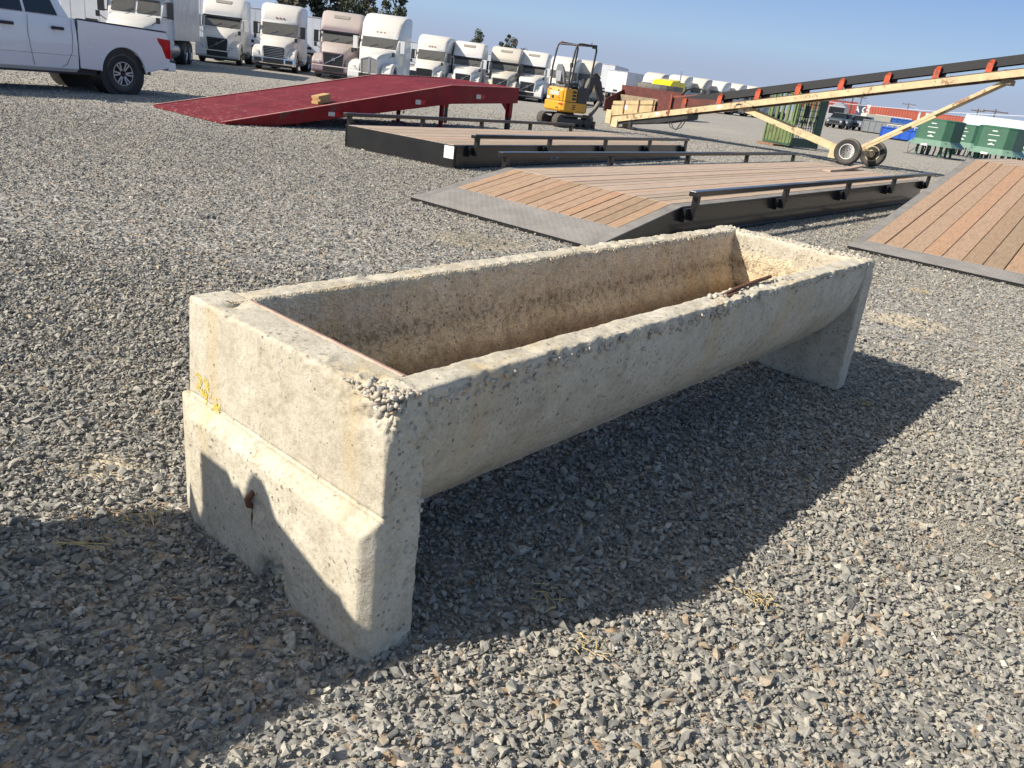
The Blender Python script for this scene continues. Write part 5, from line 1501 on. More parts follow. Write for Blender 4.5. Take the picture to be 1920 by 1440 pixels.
WHT = (.68, .68, .66)
tr_list = [
 ('highway_tractor', 415, 60, 52.0, 'volvo', (.66, .66, .65), 'white tractor with a diagonal grille bar, second truck right of the pickup tail', dict(base=(408, 119), mirror='body')),
 ('highway_tractor', 520, 70, 55.0, 'chrome', (.66, .655, .62), 'cream dusted white tractor with a bright bumper and chrome slatted grille', dict(base=(513, 133))),
 ('highway_tractor', 632, 90, 57.0, 'volvo', (.22, .15, .175), 'mauve grey tractor with a diagonal grille bar, left of the tall white tractor', dict(base=(624, 148), dustiness=.55)),
 ('highway_tractor', 694, 100, 46.0, 'kenworth', (.70, .70, .68), 'tallest white tractor with a split chrome framed grille behind the red ramp', dict(mirror='body', face_off=-14, H=3.75)),
 ('highway_tractor', 797, 110, 60, 'cascadia', (.68, .67, .63), 'white tractor with a chrome slatted grille and black mirrors, just right of the tallest tractor', dict(face_off=-12)),
 ('highway_tractor', 870, 120, 61, 'volvo', (.72, .72, .71), 'bright white tractor with roof skylight, left of the beige grey tractor', dict(face_off=-7, mirror='body')),
 ('highway_tractor', 940, 130, 62.3, 'volvo', (.30, .275, .235), 'beige grey dusty tractor with roof skylight between two white ones', dict(face_off=-6, dustiness=.9)),
 ('highway_tractor', 991, 140, 63.3, 'volvo', (.71, .71, .70), 'white tractor with roof skylight, immediately left of the yellow excavator', dict(face_off=-6, mirror='body')),
 ('highway_tractor', 1040, 148, 70.0, 'kenworth', (.66, .655, .62), 'white round roofed tractor seen through the excavator roll frame', dict(face_off=-12)),
 ('highway_tractor', 1073, 152, 72.0, 'kenworth', (.31, .29, .25), 'grey beige round roofed tractor right behind the excavator boom', dict(face_off=-16, dustiness=.9)),
]
for (nm, px, py, d, st, col, lab, kw) in tr_list:
    tractor(nm, px, py, d, st, col, lab, **kw)
far_row = [(1205, (.16, .22, .36), 'blue sided tractor, first of the far round roofed row behind the conveyor'),
           (1251, (.66, .65, .61), 'white round roofed tractor, second in the far row behind the conveyor'),
           (1289, (.34, .31, .27), 'grey dusty round roofed tractor, third in the far row behind the conveyor'),
           (1326, (.66, .65, .62), 'cream white tractor, fourth in the far row behind the conveyor belt'),
           (1357, (.68, .67, .64), 'white tractor, fifth in the far row behind the conveyor belt'),
           (1384, (.66, .65, .60), 'cream tractor, sixth in the far row, partly behind the conveyor belt'),
           (1408, (.64, .63, .60), 'pale tractor, seventh in the far row, just above the conveyor belt'),
           (1430, (.62, .60, .56), 'last pale tractor of the far row, nearly hidden by the conveyor belt')]
for i, (px, col, lab) in enumerate(far_row):
    tractor('highway_tractor', px, 170, 96 + 2.6 * i, 'kenworth', col, lab, face_off=-20, dustiness=.9, group='round roofed tractors in the far row')

# box truck behind the pickup, trailers between the tractors
def box_body(mb, x0, x1, w, z0, z1, m=0): mb.box(x0, x1, -w, w, z0, z1, m)
ALU = paint('ribbed_aluminium', (.52, .54, .56), .38, .55, var=.18, scale=2)
WPAN = paint('white_trailer_panel', (.60, .62, .64), .45, var=.07, scale=1.2, dust=.25)
def trailer(name, px, dist, face_off, L, H, label, mat, gear=True, w=1.3, rear=False):
    P = at_dist(px, 720 - 1, dist); d = ray(px, 147 + .13 * (px - 1035)); P = Vector((d.x, d.y, 0)).normalized() * dist
    az = math.atan2(-P.y, -P.x) + math.radians(face_off)
    root = empty(name, (P.x, P.y, gz(P.x, P.y)), az)
    mb = MB(); mb.box(-L, 0, -w, w, 1.15, H)
    bx = mb.build('body', mat, root, .03)
    rb = MB()
    for i in range(int(L / .6)):
        for s in (-1, 1): rb.box(-.3 - i * .6, -.27 - i * .6, s * w - .006, s * w + .006, 1.2, H - .1)
    for y in (-.9, -.3, .3, .9): rb.box(-.004, .008, y - .015, y + .015, 1.2, H - .1)
    rb.build('panel_rib', mat, bx)
    MB().box(-L, .01, -w - .012, w + .012, H - .08, H - .02).box(-L, .01, -w - .012, w + .012, 1.08, 1.16).build('edge_rail', STEEL, bx)
    MB().box(-L, -.3, -.5, .5, .85, 1.1).build('frame', BLACKP, root)
    lg = MB()
    for s in (-1, 1): lg.box(-2.3, -2.18, s * .7 - .06, s * .7 + .06, .05, 1.1); lg.box(-2.36, -2.12, s * .7 - .14, s * .7 + .14, 0, .06)
    lg.build('landing_gear', BLACKP, root)
    for x in (-L + 1.2, -L + 2.4):
        for s in (-1, 1): wheel('wheel', root, (x, s * (w - .27), .52), .52, .5, .29, 'disc', s, STEEL)
    bt_ = MB(); bt_.box(.008, .05, -.25, .25, 1.3, 1.5); bt_.build('coupler_box', BLACKP, root)
    return tag(root, label, 'trailer', 'white box trailers behind the tractors')
trailer('box_trailer', 352, 66, -14, 13, 3.9, 'white box trailer seen between the box truck and the first white tractor', WPAN)
trailer('box_trailer', 470, 68, -10, 13, 3.75, 'white box trailer seen between the white tractor and the cream dusted tractor', WPAN)
trailer('box_trailer', 578, 70, -12, 13, 3.75, 'white box trailer seen between the cream dusted tractor and the mauve one', WPAN)
trailer('box_trailer', 788, 84, -10, 13, 3.2, 'white trailer showing right beside the tallest tractor', WPAN)
trailer('box_trailer', 845, 92, -6, 13, 3.4, 'pale trailer showing between the slatted grille tractor and the bright white one', WPAN)
trailer('box_trailer', 917, 92, -6, 13, 3.5, 'pale trailer showing between the bright white tractor and the beige grey one', WPAN)
trailer('box_trailer', 1131, 118, -10, 13, 4.6, 'tall pale blue white trailer right of the excavator roll frame', WPAN)
trailer('box_trailer', 1154, 100, -25, 9, 3.6, 'shorter white box trailer behind the conveyor hopper, beside the yellow cab', WPAN)

def box_truck():
    P = gp(252, 112)
    az = math.atan2(-P.y, -P.x) + math.radians(-13)
    root = tractor('box_truck', 252, 60, 40, 'classic', (.60, .62, .64), 'white box truck with a two piece windshield and aluminium box, behind the pickup bed', face_off=-13, base=(238, 119), sleeper=False, group=None, H=3.65)
    if 'group' in root: del root['group']
    b = MB(); b.box(-9.2, -3.0, -1.3, 1.3, 1.05, 4.0); bx = b.build('cargo_box', ALU, root, .03)
    rb = MB()
    for i in range(20):
        for s in (-1, 1): rb.box(-3.1 - i * .3, -3.07 - i * .3, s * 1.3 - .008, s * 1.3 + .008, 1.1, 3.95)
    rb.box(-9.2, -3.0, -1.306, 1.306, 3.9, 4.006)
    rb.build('box_rib', ALU, bx)
    MB().box(-3.3, -2.0, -1.25, 1.25, 2.7, 3.9).build('box_nose', paint('white_nose', (.64, .65, .66), .4, var=.05), bx, .12)
    return root
box_truck()
trailer('box_trailer', 172, 44, -16, 10, 3.9, 'white box trailer just behind the pickup cab', WPAN)
# ------------------------------------------------------------------ green squeeze chute
def chute():
    c = gp(1479, 277)
    root = empty('livestock_chute', (c.x, c.y, 0), math.radians(28))
    G = paint('olive_green_paint', (.125, .175, .07), .5, var=.18, scale=3, chip=.5, chipcol=(.12, .08, .05))
    GD = paint('deep_green_paint', (.035, .07, .045), .5, var=.2, scale=4)
    # x: the barred front (to the right), y: the ribbed side (away)
    W, D, H = 1.55, 1.62, 2.25
    z0 = .10
    for x in (0, W):
        for y in (0, D): MB().box(x - .04, x + .04, y - .04, y + .04, z0, H).build('corner_post', G if x == 0 else GD, root, .006)
    p = MB()
    for i in range(7):
        y = .06 + i * (D - .12) / 7
        p.box(-.03, .02, y + .03, y + (D - .12) / 7 - .03, z0 + .06, 1.05)
        p.box(.0, .01, y, y + (D - .12) / 7, z0 + .06, 1.05)
    side = p.build('side_panel', G, root, .004)
    for i in range(5):
        y = .02 + (i + .5) * D / 5 - .06
        MB().box(-.035, .03, y, y + .13, 1.05, H - .03).build('upright', G, root, .004)
    MB().box(-.06, W + .02, -.05, .03, H - .12, H).box(-.06, W, D - .03, D + .05, H - .12, H).box(-.06, .03, 0, D, H - .10, H).box(W - .03, W + .05, 0, D, H - .1, H).build('top_frame', G, root, .006)
    MB().box(-.05, W + .05, -.04, .04, z0 - .04, z0 + .10).box(-.05, .04, 0, D, z0 - .04, z0 + .06).box(W - .04, W + .05, 0, D, z0 - .04, z0 + .06).build('base_frame', GD, root, .006)
    pw = MB(); pw.box(.05, W - .4, -.02, .02, z0 + .10, .42); pw.build('kick_plate', GD, root)
    MB().box(W - .36, W, -.05, .10, z0 + .1, H - .05).build('gate_leaf', GD, root, .02)
    bars = MB()
    for i in range(8):
        x = .10 + i * .145; bars.tube([(x, -.01, .42), (x, -.01, H - .1)], .014, 6)
    for z in (.62, .85, 1.08, 1.3, 1.55, 1.8, 2.0): bars.tube([(.04, -.01, z), (W - .36, -.01, z)], .014, 6)
    bars.tube([(.3, -.03, .5), (.55, -.04, 1.5), (.42, -.04, 2.1)], .03, 7)
    bars.box(.40, .62, -.04, .02, 1.25, 1.75)
    bars.build('gate_bars', paint('black_bar', (.02, .025, .022), .5), root)
    rv = MB()
    for i in range(6):
        y = .1 + i * .26; rv.box(W - .03, W + .03, y, y + .1, .9, H - .1)
    rv.build('far_bars', G, root)
    MB().tube([(.26, -.06, 1.85), (.25, -.07, 2.12)], .028, 8).build('lever_grip', paint('red_grip', (.5, .03, .03), .5), root)
    MB().box(.1, .55, -.07, -.03, .74, .84).build('ratchet_bar', STEEL, root)
    return root
ch = chute()
tag(ch, 'olive green steel livestock chute with ribbed side and barred gate under the conveyor', 'chute')
pl = MB()
for i in range(4): pl.box(.0, 1.2, .0 + i * .28, .2 + i * .28, .055, .075)
for x in (.0, .55, 1.1): pl.box(x, x + .09, 0, 1.05, 0, .053)
po = pl.build('pallet', paint('old_pallet_wood', (.26, .14, .08), .85, var=.25, scale=8, island=.15), None, .003)
c0 = gp(1468, 276); po.location = (c0.x - .35, c0.y + .35, 0); po.rotation_euler = (0, 0, math.radians(28))
tag(po, 'low wooden pallet beneath the green chute', 'pallet')

# ------------------------------------------------------------------ green cabins on legs
SG = paint('leaf_green_panel', (.034, .112, .068), .45, var=.14, scale=1.5, dust=.15, chip=.2, chipcol=(.10, .13, .09))
SGD = paint('dark_green_leg', (.03, .13, .07), .5, var=.1)
SKG = paint('pale_green_skirt', (.14, .235, .175), .42, var=.08)
def cabin(px, dist, rot, label):
    d = ray(px, 147 + .13 * (px - 1035)); P = Vector((d.x, d.y, 0)).normalized() * dist
    root = empty('hopper_cabin', (P.x, P.y, 0), math.atan2(-P.y, -P.x) + math.radians(rot))
    def octo(w, l, c, z): return [(l, -w + c, z), (l, w - c, z), (l - c, w, z), (-l + c, w, z), (-l, w - c, z), (-l, -w + c, z), (-l + c, -w, z), (l - c, -w, z)]
    b = MB(); b.loft([octo(1.25, 1.25, .42, .98), octo(1.25, 1.25, .42, 2.42)], smooth=False)
    bx = b.build('cabin_body', SG, root, .015)
    MB().loft([octo(1.27, 1.27, .42, 2.42), octo(1.27, 1.27, .42, 2.47), octo(1.1, 1.1, .4, 2.52)], smooth=False).build('roof_plate', SGD, root)
    s = MB(); s.loft([octo(1.62, 1.62, .55, .74), octo(1.255, 1.255, .42, 1.12), octo(1.24, 1.24, .42, 1.12), octo(1.60, 1.60, .55, .74)], smooth=False, caps=False)
    s.build('skirt', SKG, root)
    MB().box(-1.2, 1.2, -1.2, 1.2, .96, 1.0).build('floor', BLACKP, root)
    for x in (-.85, .0, .85):
        for y in (-.85, .85): MB().box(x - .07, x + .07, y - .07, y + .07, 0, .97).build('leg', SGD, root, .01)
    pi = MB()
    for y in (-.5, -.15, .2, .55):
        pi.tube([(.5, y, .02), (.45, y + .05, .5), (.5, y, .97)], .05, 7)
    for y in (-1.3, 1.3): pi.tube([(1.3, y, .74), (1.3, y * .95, .02)], .015, 5); pi.tube([(1.3, y * .95, .04), (.6, y * .5, .8)], .02, 5)
    pi.build('pipework', BLACKP, root)
    MB().box(-1.4, 1.5, -1.5, 1.5, -.0, .05).build('skid', SKIRT, root)
    root.scale = (.80, .80, .80)
    # printed panel on the front
    lb = MB()
    for z, w, h in ((2.18, .17, .05), (1.93, .36, .03), (1.58, .26, .06), (1.32, .22, .04)): lb.box(1.251, 1.256, -w, w, z, z + h)
    lb.prism([(-.15, 1.36), (.15, 1.36), (.0, 1.45)], 'x', 1.2515, 1.2555)
    lb.build('printed_label', WHITE_STK, bx)
    MB().box(1.45, 1.63, -.32, .12, .70, .82).build('white_plate', WHITE_STK, root)
    return tag(root, label, 'cabin', 'green cabins on legs')
cabin(1764, 52.5, -24, 'large green eight sided cabin on legs, nearest the conveyor wheels')
cabin(1820, 62, -24, 'green cabin on legs half hidden between two larger looking ones')
cabin(1878, 51.5, -22, 'large green cabin on legs behind the crest of the timber ramp')
cabin(1938, 57, -22, 'green cabin on legs cut off by the right edge of the picture')

# ------------------------------------------------------------------ container stacks, trucks and bins far off
def facing(px, dist, off=0.0):
    d = ray(px, 147 + .13 * (px - 1035)); P = Vector((d.x, d.y, 0)).normalized() * dist
    return P, math.atan2(-P.y, -P.x) + math.radians(off)
def container(px, dist, off, L, z0, col, label, text=None, twidth=1.0, H=2.6):
    P, az = facing(px, dist, off)
    root = empty('shipping_container', (P.x, P.y, z0), az)
    m = paint('container_%02d%02d%02d' % tuple(int(q * 99) for q in col), col, .6, var=.12, scale=.8)
    # long side looks along +x towards the yard
    mb = MB(); n = int(L / .28); pts = []
    for i in range(n + 1):
        y = -L / 2 + .12 + (L - .24) * i / n
        pts += [(0 if i % 2 else -.04, y)]
    ring0 = [(x, y, .18) for x, y in pts] + [(-2.4, L / 2 - .12, .18), (-2.4, -L / 2 + .12, .18)]
    ring1 = [(x, y, H - .1) for x, y, z in ring0]
    mb.loft([ring0, ring1], smooth=False); bd = mb.build('corrugated_body', m, root)
    f = MB()
    for y in (-L / 2, L / 2 - .14):
        f.box(-.10, .03, y, y + .14, 0, H); f.box(-2.44, -2.32, y, y + .14, 0, H)
    f.box(-.1, .03, -L / 2, L / 2, 0, .17); f.box(-.1, .03, -L / 2, L / 2, H - .11, H); f.box(-2.44, -.1, -L / 2, L / 2, H - .06, H - .01)
    f.build('frame', m, root)
    if text:
        text_mesh('lettering', text[0], text[1], paint('white_lettering', (.8, .8, .78), .5), bd, (.045, text[2], text[3]), (0, 1, 0) if not text[4] else (0, 0, 1), (0, 0, 1) if not text[4] else (0, -1, 0), .01, 0, .03)
    return tag(root, label, 'container', 'shipping containers stacked beyond the yard')
RC = (.36, .085, .05)
container(1550, 206, 0, 12.2, 2.3, (.30, .06, .05), 'maroon container left of the navy one, on the far stack')
container(1611, 222, 0, 9.0, 2.2, (.05, .075, .12), 'navy container with bold white lettering between two red ones', ('WA OCM', 1.9, .4, 1.35, False))
container(1666, 205, 0, 11.2, 2.0, RC, 'orange red container right of the navy one, second tier', ('K LINE', .95, -4.9, 1.3, True))
container(1781, 190, 0, 12.4, 1.8, (.37, .09, .055), 'orange red container above the green cabins at right', ('K LINE', .8, -4.9, 1.3, True))
container(1716, 215, 0, 4.5, 1.9, (.62, .64, .66), 'white container between the two orange red ones')
for px, L_, d, c, lab, hb in ((1560, 12, 206, (.20, .20, .20), 'grey container under the maroon one', 2.28), (1668, 12.2, 206, (.24, .12, .09), 'brown container in the bottom tier under the orange red one', 1.98), (1615, 12, 224, (.25, .25, .24), 'grey container in the bottom tier under the navy one', 2.18), (1776, 13, 191, (.30, .28, .26), 'grey container in the bottom tier behind the green cabins', 1.78)):
    container(px, d, 0, L_, 0, c, lab, H=hb)

def simple_vehicle(kind, px, dist, off, col, label, cat, group=None):
    P, az = facing(px, dist, off)
    root = empty(kind, (P.x, P.y, 0), az)
    m = paint('far_%s_%02d%02d%02d' % (kind, *[int(q * 99) for q in col]), col, .4, var=.06, coat=.3)
    if kind == 'parked_pickup':
        b = MB(); b.loft([[(x, -w, z0), (x, -w, z1), (x, -w * .85, z1 + .06), (x, w * .85, z1 + .06), (x, w, z1), (x, w, z0)] for x, w, z0, z1 in ((0, .9, .5, .95), (-.3, .98, .42, 1.12), (-1.5, 1.0, .42, 1.2), (-5.5, 1.0, .45, 1.25))], smooth=False)
        bd = b.build('body', m, root, .04)
        c = MB(); c.loft([[(x, -w, z0), (x, -w * .82, z1), (x, w * .82, z1), (x, w, z0)] for x, w, z0, z1 in ((-1.45, .95, 1.22, 1.26), (-2.2, .95, 1.2, 1.85), (-3.6, .95, 1.2, 1.87), (-3.9, .95, 1.2, 1.28))], smooth=False)
        c.build('cab_glass', GLASS, root); MB().box(-3.6, -2.2, -.78, .78, 1.83, 1.9).build('roof', m, root, .03)
        MB().box(-.02, .03, -.65, .65, .62, .95).build('grille', GRILLE, bd)
        for s in (-1, 1): MB().box(-.1, .02, s * .8 - .12, s * .8 + .12, .75, .95).build('headlight', LENS, bd)
        for x in (-1.0, -4.6):
            for s in (-1, 1): wheel('wheel', root, (x, s * .88, .4), .4, .26, .24, 'disc', s, STEEL)
    elif kind == 'tanker_truck':
        MB().lathe([(.001, -7.2), (.8, -7.1), (1.05, -6.9), (1.1, -5), (1.1, -2.6), (1.0, -2.3), (.001, -2.25)], (0, 0, 2.2), 'x', 20).build('tank', m, root)
        MB().box(-1.9, 0, -1.15, 1.15, .8, 2.8).build('cab', m, root, .15); MB().box(-.02, .02, -1.0, 1.0, 1.75, 2.6).build('windshield', GLASS, root)
        MB().box(-7.4, -.2, -.5, .5, .6, 1.0).build('chassis', BLACKP, root)
        MB().tube([(-2.4, .3, 3.2), (-2.4, .3, 4.0), (-2.2, .3, 4.4), (-1.8, .3, 4.4), (-1.6, .3, 4.1)], .06, 8).build('loading_pipe', STEEL, root)
        rl = MB()
        for s in (-1, 1): rl.tube([(-6.8, s * .5, 3.6), (-2.6, s * .5, 3.6)], .03, 6); rl.tube([(-4.5, s * .5, 3.2), (-4.5, s * .5, 3.6)], .03, 6)
        rl.build('walkway_rail', STEEL, root)
        for x in (-1.0, -5.4, -6.6):
            for s in (-1, 1): wheel('wheel', root, (x, s * .95, .5), .5, .4, .28, 'disc', s, STEEL)
    elif kind == 'stake_truck':
        MB().box(-8.5, -2.3, -1.25, 1.25, 1.1, 3.2).build('cargo_box', m, root, .03)
        MB().box(-2.3, -.6, -1.1, 1.1, .7, 2.5).build('cab', m, root, .12); MB().box(-.62, -.57, -.95, .95, 1.6, 2.3).build('windshield', GLASS, root)
        MB().box(-.6, .5, -1.0, 1.0, .65, 1.4).build('hood', m, root, .1)
        MB().box(-8.4, .4, -.5, .5, .6, 1.1).build('chassis', BLACKP, root)
        for x in (-.3, -6.5):
            for s in (-1, 1): wheel('wheel', root, (x, s * .95, .48), .48, .3, .27, 'disc', s, STEEL)
    if kind == 'stake_truck': root.scale = (.62, .62, .72)
    return tag(root, label, cat, group)
simple_vehicle('tanker_truck', 1566, 122, -5, (.30, .31, .32), 'grey tanker truck just right of the green chute', 'truck')
for i, (px, d, c, lab) in enumerate(((1567, 112, (.07, .09, .10), 'dark pickup parked beside the grey tanker truck'), (1578, 113, (.09, .11, .12), 'dark teal pickup beside the cream box truck'), (1604, 116, (.20, .22, .25), 'silver blue pickup in front of the cream box truck'), (1615, 117, (.22, .24, .26), 'right hand silver pickup in front of the cream box truck'))):
    simple_vehicle('parked_pickup', px, d, -12, c, lab, 'pickup', 'pickups parked in the far lot')
simple_vehicle('stake_truck', 1600, 128, -62, (.66, .62, .47), 'cream box truck standing under the orange red container', 'truck')
def bin_(px, dist, off, L, W_, H, col, label, rib=True, cat='skip bin'):
    P, az = facing(px, dist, off)
    root = empty('skip_bin', (P.x, P.y, 0), az)
    m = paint('bin_%02d%02d%02d' % tuple(int(q * 99) for q in col), col, .5, var=.1)
    b = MB(); b.box(-W_, 0, -L / 2, L / 2, .12, H); bo = b.build('bin_body', m, root, .02)
    r_ = MB(); n = int(L / .7)
    for i in range(n + 1):
        y = -L / 2 + L * i / n; r_.box(-.02, .05, y - .05, y + .05, .12, H)
    r_.box(-.02, .07, -L / 2, L / 2, H - .1, H); r_.build('bin_rib', m, bo)
    MB().box(-W_ + .1, -.1, -L / 2 + .2, L / 2 - .2, 0, .13).build('bin_skid', BLACKP, root)
    return tag(root, label, cat)
bin_(1660, 112, -4, 5.0, 2.2, 1.55, (.20, .21, .22), 'grey ribbed skip bin left of the blue bins, beyond the conveyor')
bin_(1692, 88, 0, 3.4, 2.2, 1.1, (.02, .10, .46), 'low bright blue bin seen between the conveyor struts')
bin_(1706, 130, 0, 9.5, 2.3, 2.2, (.02, .09, .34), 'long dark blue bin behind the conveyor strut')
bin_(1672, 150, 0, 5.5, 2.3, 2.5, (.62, .63, .64), 'white box unit between the cream truck and the blue bin', cat='storage box')
bin_(1826, 150, 0, 6.5, 2.4, 2.9, (.66, .67, .68), 'white box unit above the middle green cabin', cat='storage box')
def utility_trailer():
    P, az = facing(1713, 96, 30)
    root = empty('flat_trailer', (P.x, P.y, 0), az)
    MB().box(-3.5, 0, -1.0, 1.0, .65, .80).build('bed', paint('far_blue_bed', (.05, .12, .32), .5), root, .01)
    rl = MB()
    for x in (-3.4, -2.3, -1.2, -.1):
        for y in (-.95, .95): rl.box(x - .03, x + .03, y - .03, y + .03, .8, 1.35)
    for y in (-.95, .95): rl.box(-3.4, 0, y - .03, y + .03, 1.3, 1.36)
    rl.build('side_rail', WPAN, root)
    for s in (-1, 1): wheel('wheel', root, (-1.8, s * 1.15, .36), .36, .22, .2, 'disc', s, STEEL)
    return root
tag(utility_trailer(), 'small railed flat trailer left of the first green cabin', 'trailer')

def long_shed():
    P, az = facing(1985, 150, 8)
    root = empty('white_shed', (P.x, P.y, 0), az)
    w = paint('white_ribbed_sheet', (.66, .68, .70), .5, var=.05)
    b = MB(); pts = []
    L = 26
    b.box(-10, 0, -L / 2, L / 2, 0, 2.6); bo = b.build('wall', w, root)
    r_ = MB(); r_.add([(.3, -L / 2 - .3, 2.5), (.3, L / 2 + .3, 2.5), (-5, L / 2 + .3, 4.3), (-5, -L / 2 - .3, 4.3), (-10.3, L / 2 + .3, 2.5), (-10.3, -L / 2 - .3, 2.5)], [(0, 1, 2, 3), (3, 2, 4, 5), (0, 3, 5), (1, 4, 2)])
    i = -L / 2
    while i < L / 2: r_.bar((.3, i, 2.52), (-5, i, 4.32), .08, .05); i += .5
    r_.build('roof', w, root)
    return root
tag(long_shed(), 'long white ribbed metal roofed shed behind the green cabins', 'shed')

def yellow_cab():
    P, az = facing(1232, 88, -30)
    root = empty('yellow_truck', (P.x, P.y, 0), az)
    Yc = paint('bright_yellow_paint', (.75, .58, .0), .35, var=.05, coat=.3)
    b = MB(); b.loft([[(0, -1.1, .7), (0, -1.1, 1.7), (0, 1.1, 1.7), (0, 1.1, .7)], [(-.9, -1.15, .7), (-.9, -1.15, 2.75), (-.9, 1.15, 2.75), (-.9, 1.15, .7)], [(-2.6, -1.15, .7), (-2.6, -1.15, 2.95), (-2.6, 1.15, 2.95), (-2.6, 1.15, .7)]], smooth=False)
    b.build('cab', Yc, root, .12)
    MB().box(-4.0, -2.6, -1.1, 1.1, 1.6, 2.75).build('rear_cover', Yc, root, .15)
    MB().box(-.98, -.2, -1.0, 1.0, 1.75, 1.77).build('hood_top', Yc, root)
    MB().add([(-.02, -.95, 1.78), (-.02, .95, 1.78), (-.82, .98, 2.62), (-.82, -.98, 2.62)], [(0, 1, 2, 3)]).build('windshield', GLASS_D, root)
    MB().box(-6.5, -.2, -.5, .5, .5, .9).build('chassis', BLACKP, root)
    MB().lathe([(.07, 2.8), (.07, 3.9)], (-2.8, .9, 0), 'z', 10).build('exhaust_stack', CHROME, root)
    for x in (-1.0, -5.5):
        for s in (-1, 1): wheel('wheel', root, (x, s * .95, .5), .5, .35, .28, 'disc', s, STEEL)
    return root
tag(yellow_cab(), 'bright yellow truck cab showing above the conveyor hopper', 'truck')
def grey_hopper():
    P, az = facing(1236, 60, -20)
    root = empty('grey_tub', (P.x, P.y, 0), az)
    b = MB(); b.lathe([(1.2, .1), (1.5, 1.3), (1.62, 1.8), (1.62, 2.0), (1.5, 2.0), (1.4, 1.6)], (0, 0, 0), 'z', 20, smooth=False)
    b.build('tub_body', paint('drab_grey_tub', (.16, .145, .13), .7, var=.15), root)
    MB().box(-1.3, 1.3, -1.3, 1.3, 0, .1).build('tub_skid', BLACKP, root)
    return root
tag(grey_hopper(), 'drab grey tub standing between the yellow truck cab and the conveyor hopper', 'tub')

# ------------------------------------------------------------------ poles and wires
POLE = paint('weathered_pole', (.10, .075, .055), .9, var=.2)
def pole(px, py_top, dist, label, arm=2.4, kind='utility_pole', lamp=False):
    d = ray(px, py_top); P = Vector((0, 0, EYE)) + d * (dist / math.hypot(d.x, d.y))
    root = empty(kind, (P.x, P.y, 0), math.atan2(P.y, P.x))
    MB().lathe([(.17, 0), (.11, P.z)], (0, 0, 0), 'z', 8).build('pole', POLE if not lamp else SKIRT, root)
    if lamp:
        MB().box(-.1, .1, -1.5, .0, P.z - .1, P.z + .05).build('lamp_head', SKIRT, root, .03)
    else:
        MB().box(-.08, .08, -arm / 2, arm / 2, P.z - .5, P.z - .32).build('cross_arm', POLE, root)
        ins = MB()
        for y in (-arm / 2 + .1, -.4, .4, arm / 2 - .1): ins.lathe([(.05, P.z - .32), (.06, P.z - .15), (.03, P.z - .1)], (0, y, 0), 'z', 6)
        ins.build('insulator', SKIRT, root)
    tag(root, label, 'pole' if not lamp else 'lamp post')
    return Vector((P.x, P.y, P.z - .3))
p1 = pole(1602, 175, 170, 'dark utility pole rising over the maroon container')
p2 = pole(1617, 180, 230, 'thin utility pole over the navy container')
p3 = pole(1705, 193, 260, 'utility pole over the right end of the orange red container', 3.5)
p4 = pole(1835, 204, 190, 'utility pole with transformer drums right of the orange red containers', 2.5)
p5 = pole(1868, 205, 170, 'utility pole with a wide cross arm above the white shed', 4.0)
p6 = pole(1241, 137, 190, 'utility pole top above the first round roofed tractors', 3.0)
p7 = pole(1133, 126, 150, 'slim lamp post above the pale trailers', lamp=True, kind='lamp_post')
p8 = pole(1826, 217, 260, 'short far pole beside the transformer pole', 2.0)
dr = MB()
for z in (2.2, 3.4): dr.lathe([(.28, -z), (.28, -z + .9)], (0, .35, 0), 'z', 10)
do = dr.build('transformer', STEEL, None); do.location = (p4.x, p4.y, p4.z)
for o in bpy.data.objects:
    if o.name.startswith('utility_pole') and abs(o.location.x - p4.x) < .01: do.parent = o; do.location = (0, 0, p4.z); break
def wire(a, b, sag, label, r=.02):
    pts = [a.lerp(b, t) - Vector((0, 0, sag * 4 * t * (1 - t))) for t in [i / 14 for i in range(15)]]
    o = MB().tube(pts, r, 5).build('power_line', paint('wire', (.55, .57, .6), .5), None)
    return tag(o, label, 'power line')
wire(p6, Vector((p5.x + 4, p5.y - 30, p5.z + .5)), 2.0, 'long pale power line sloping across the sky from the tractor row to the right', .045)
wire(p2, p3, 2.5, 'dark power line between the poles over the orange red container', .035)
wire(p3, p5, 2.0, 'power line running right from the pole over the orange red container', .03)

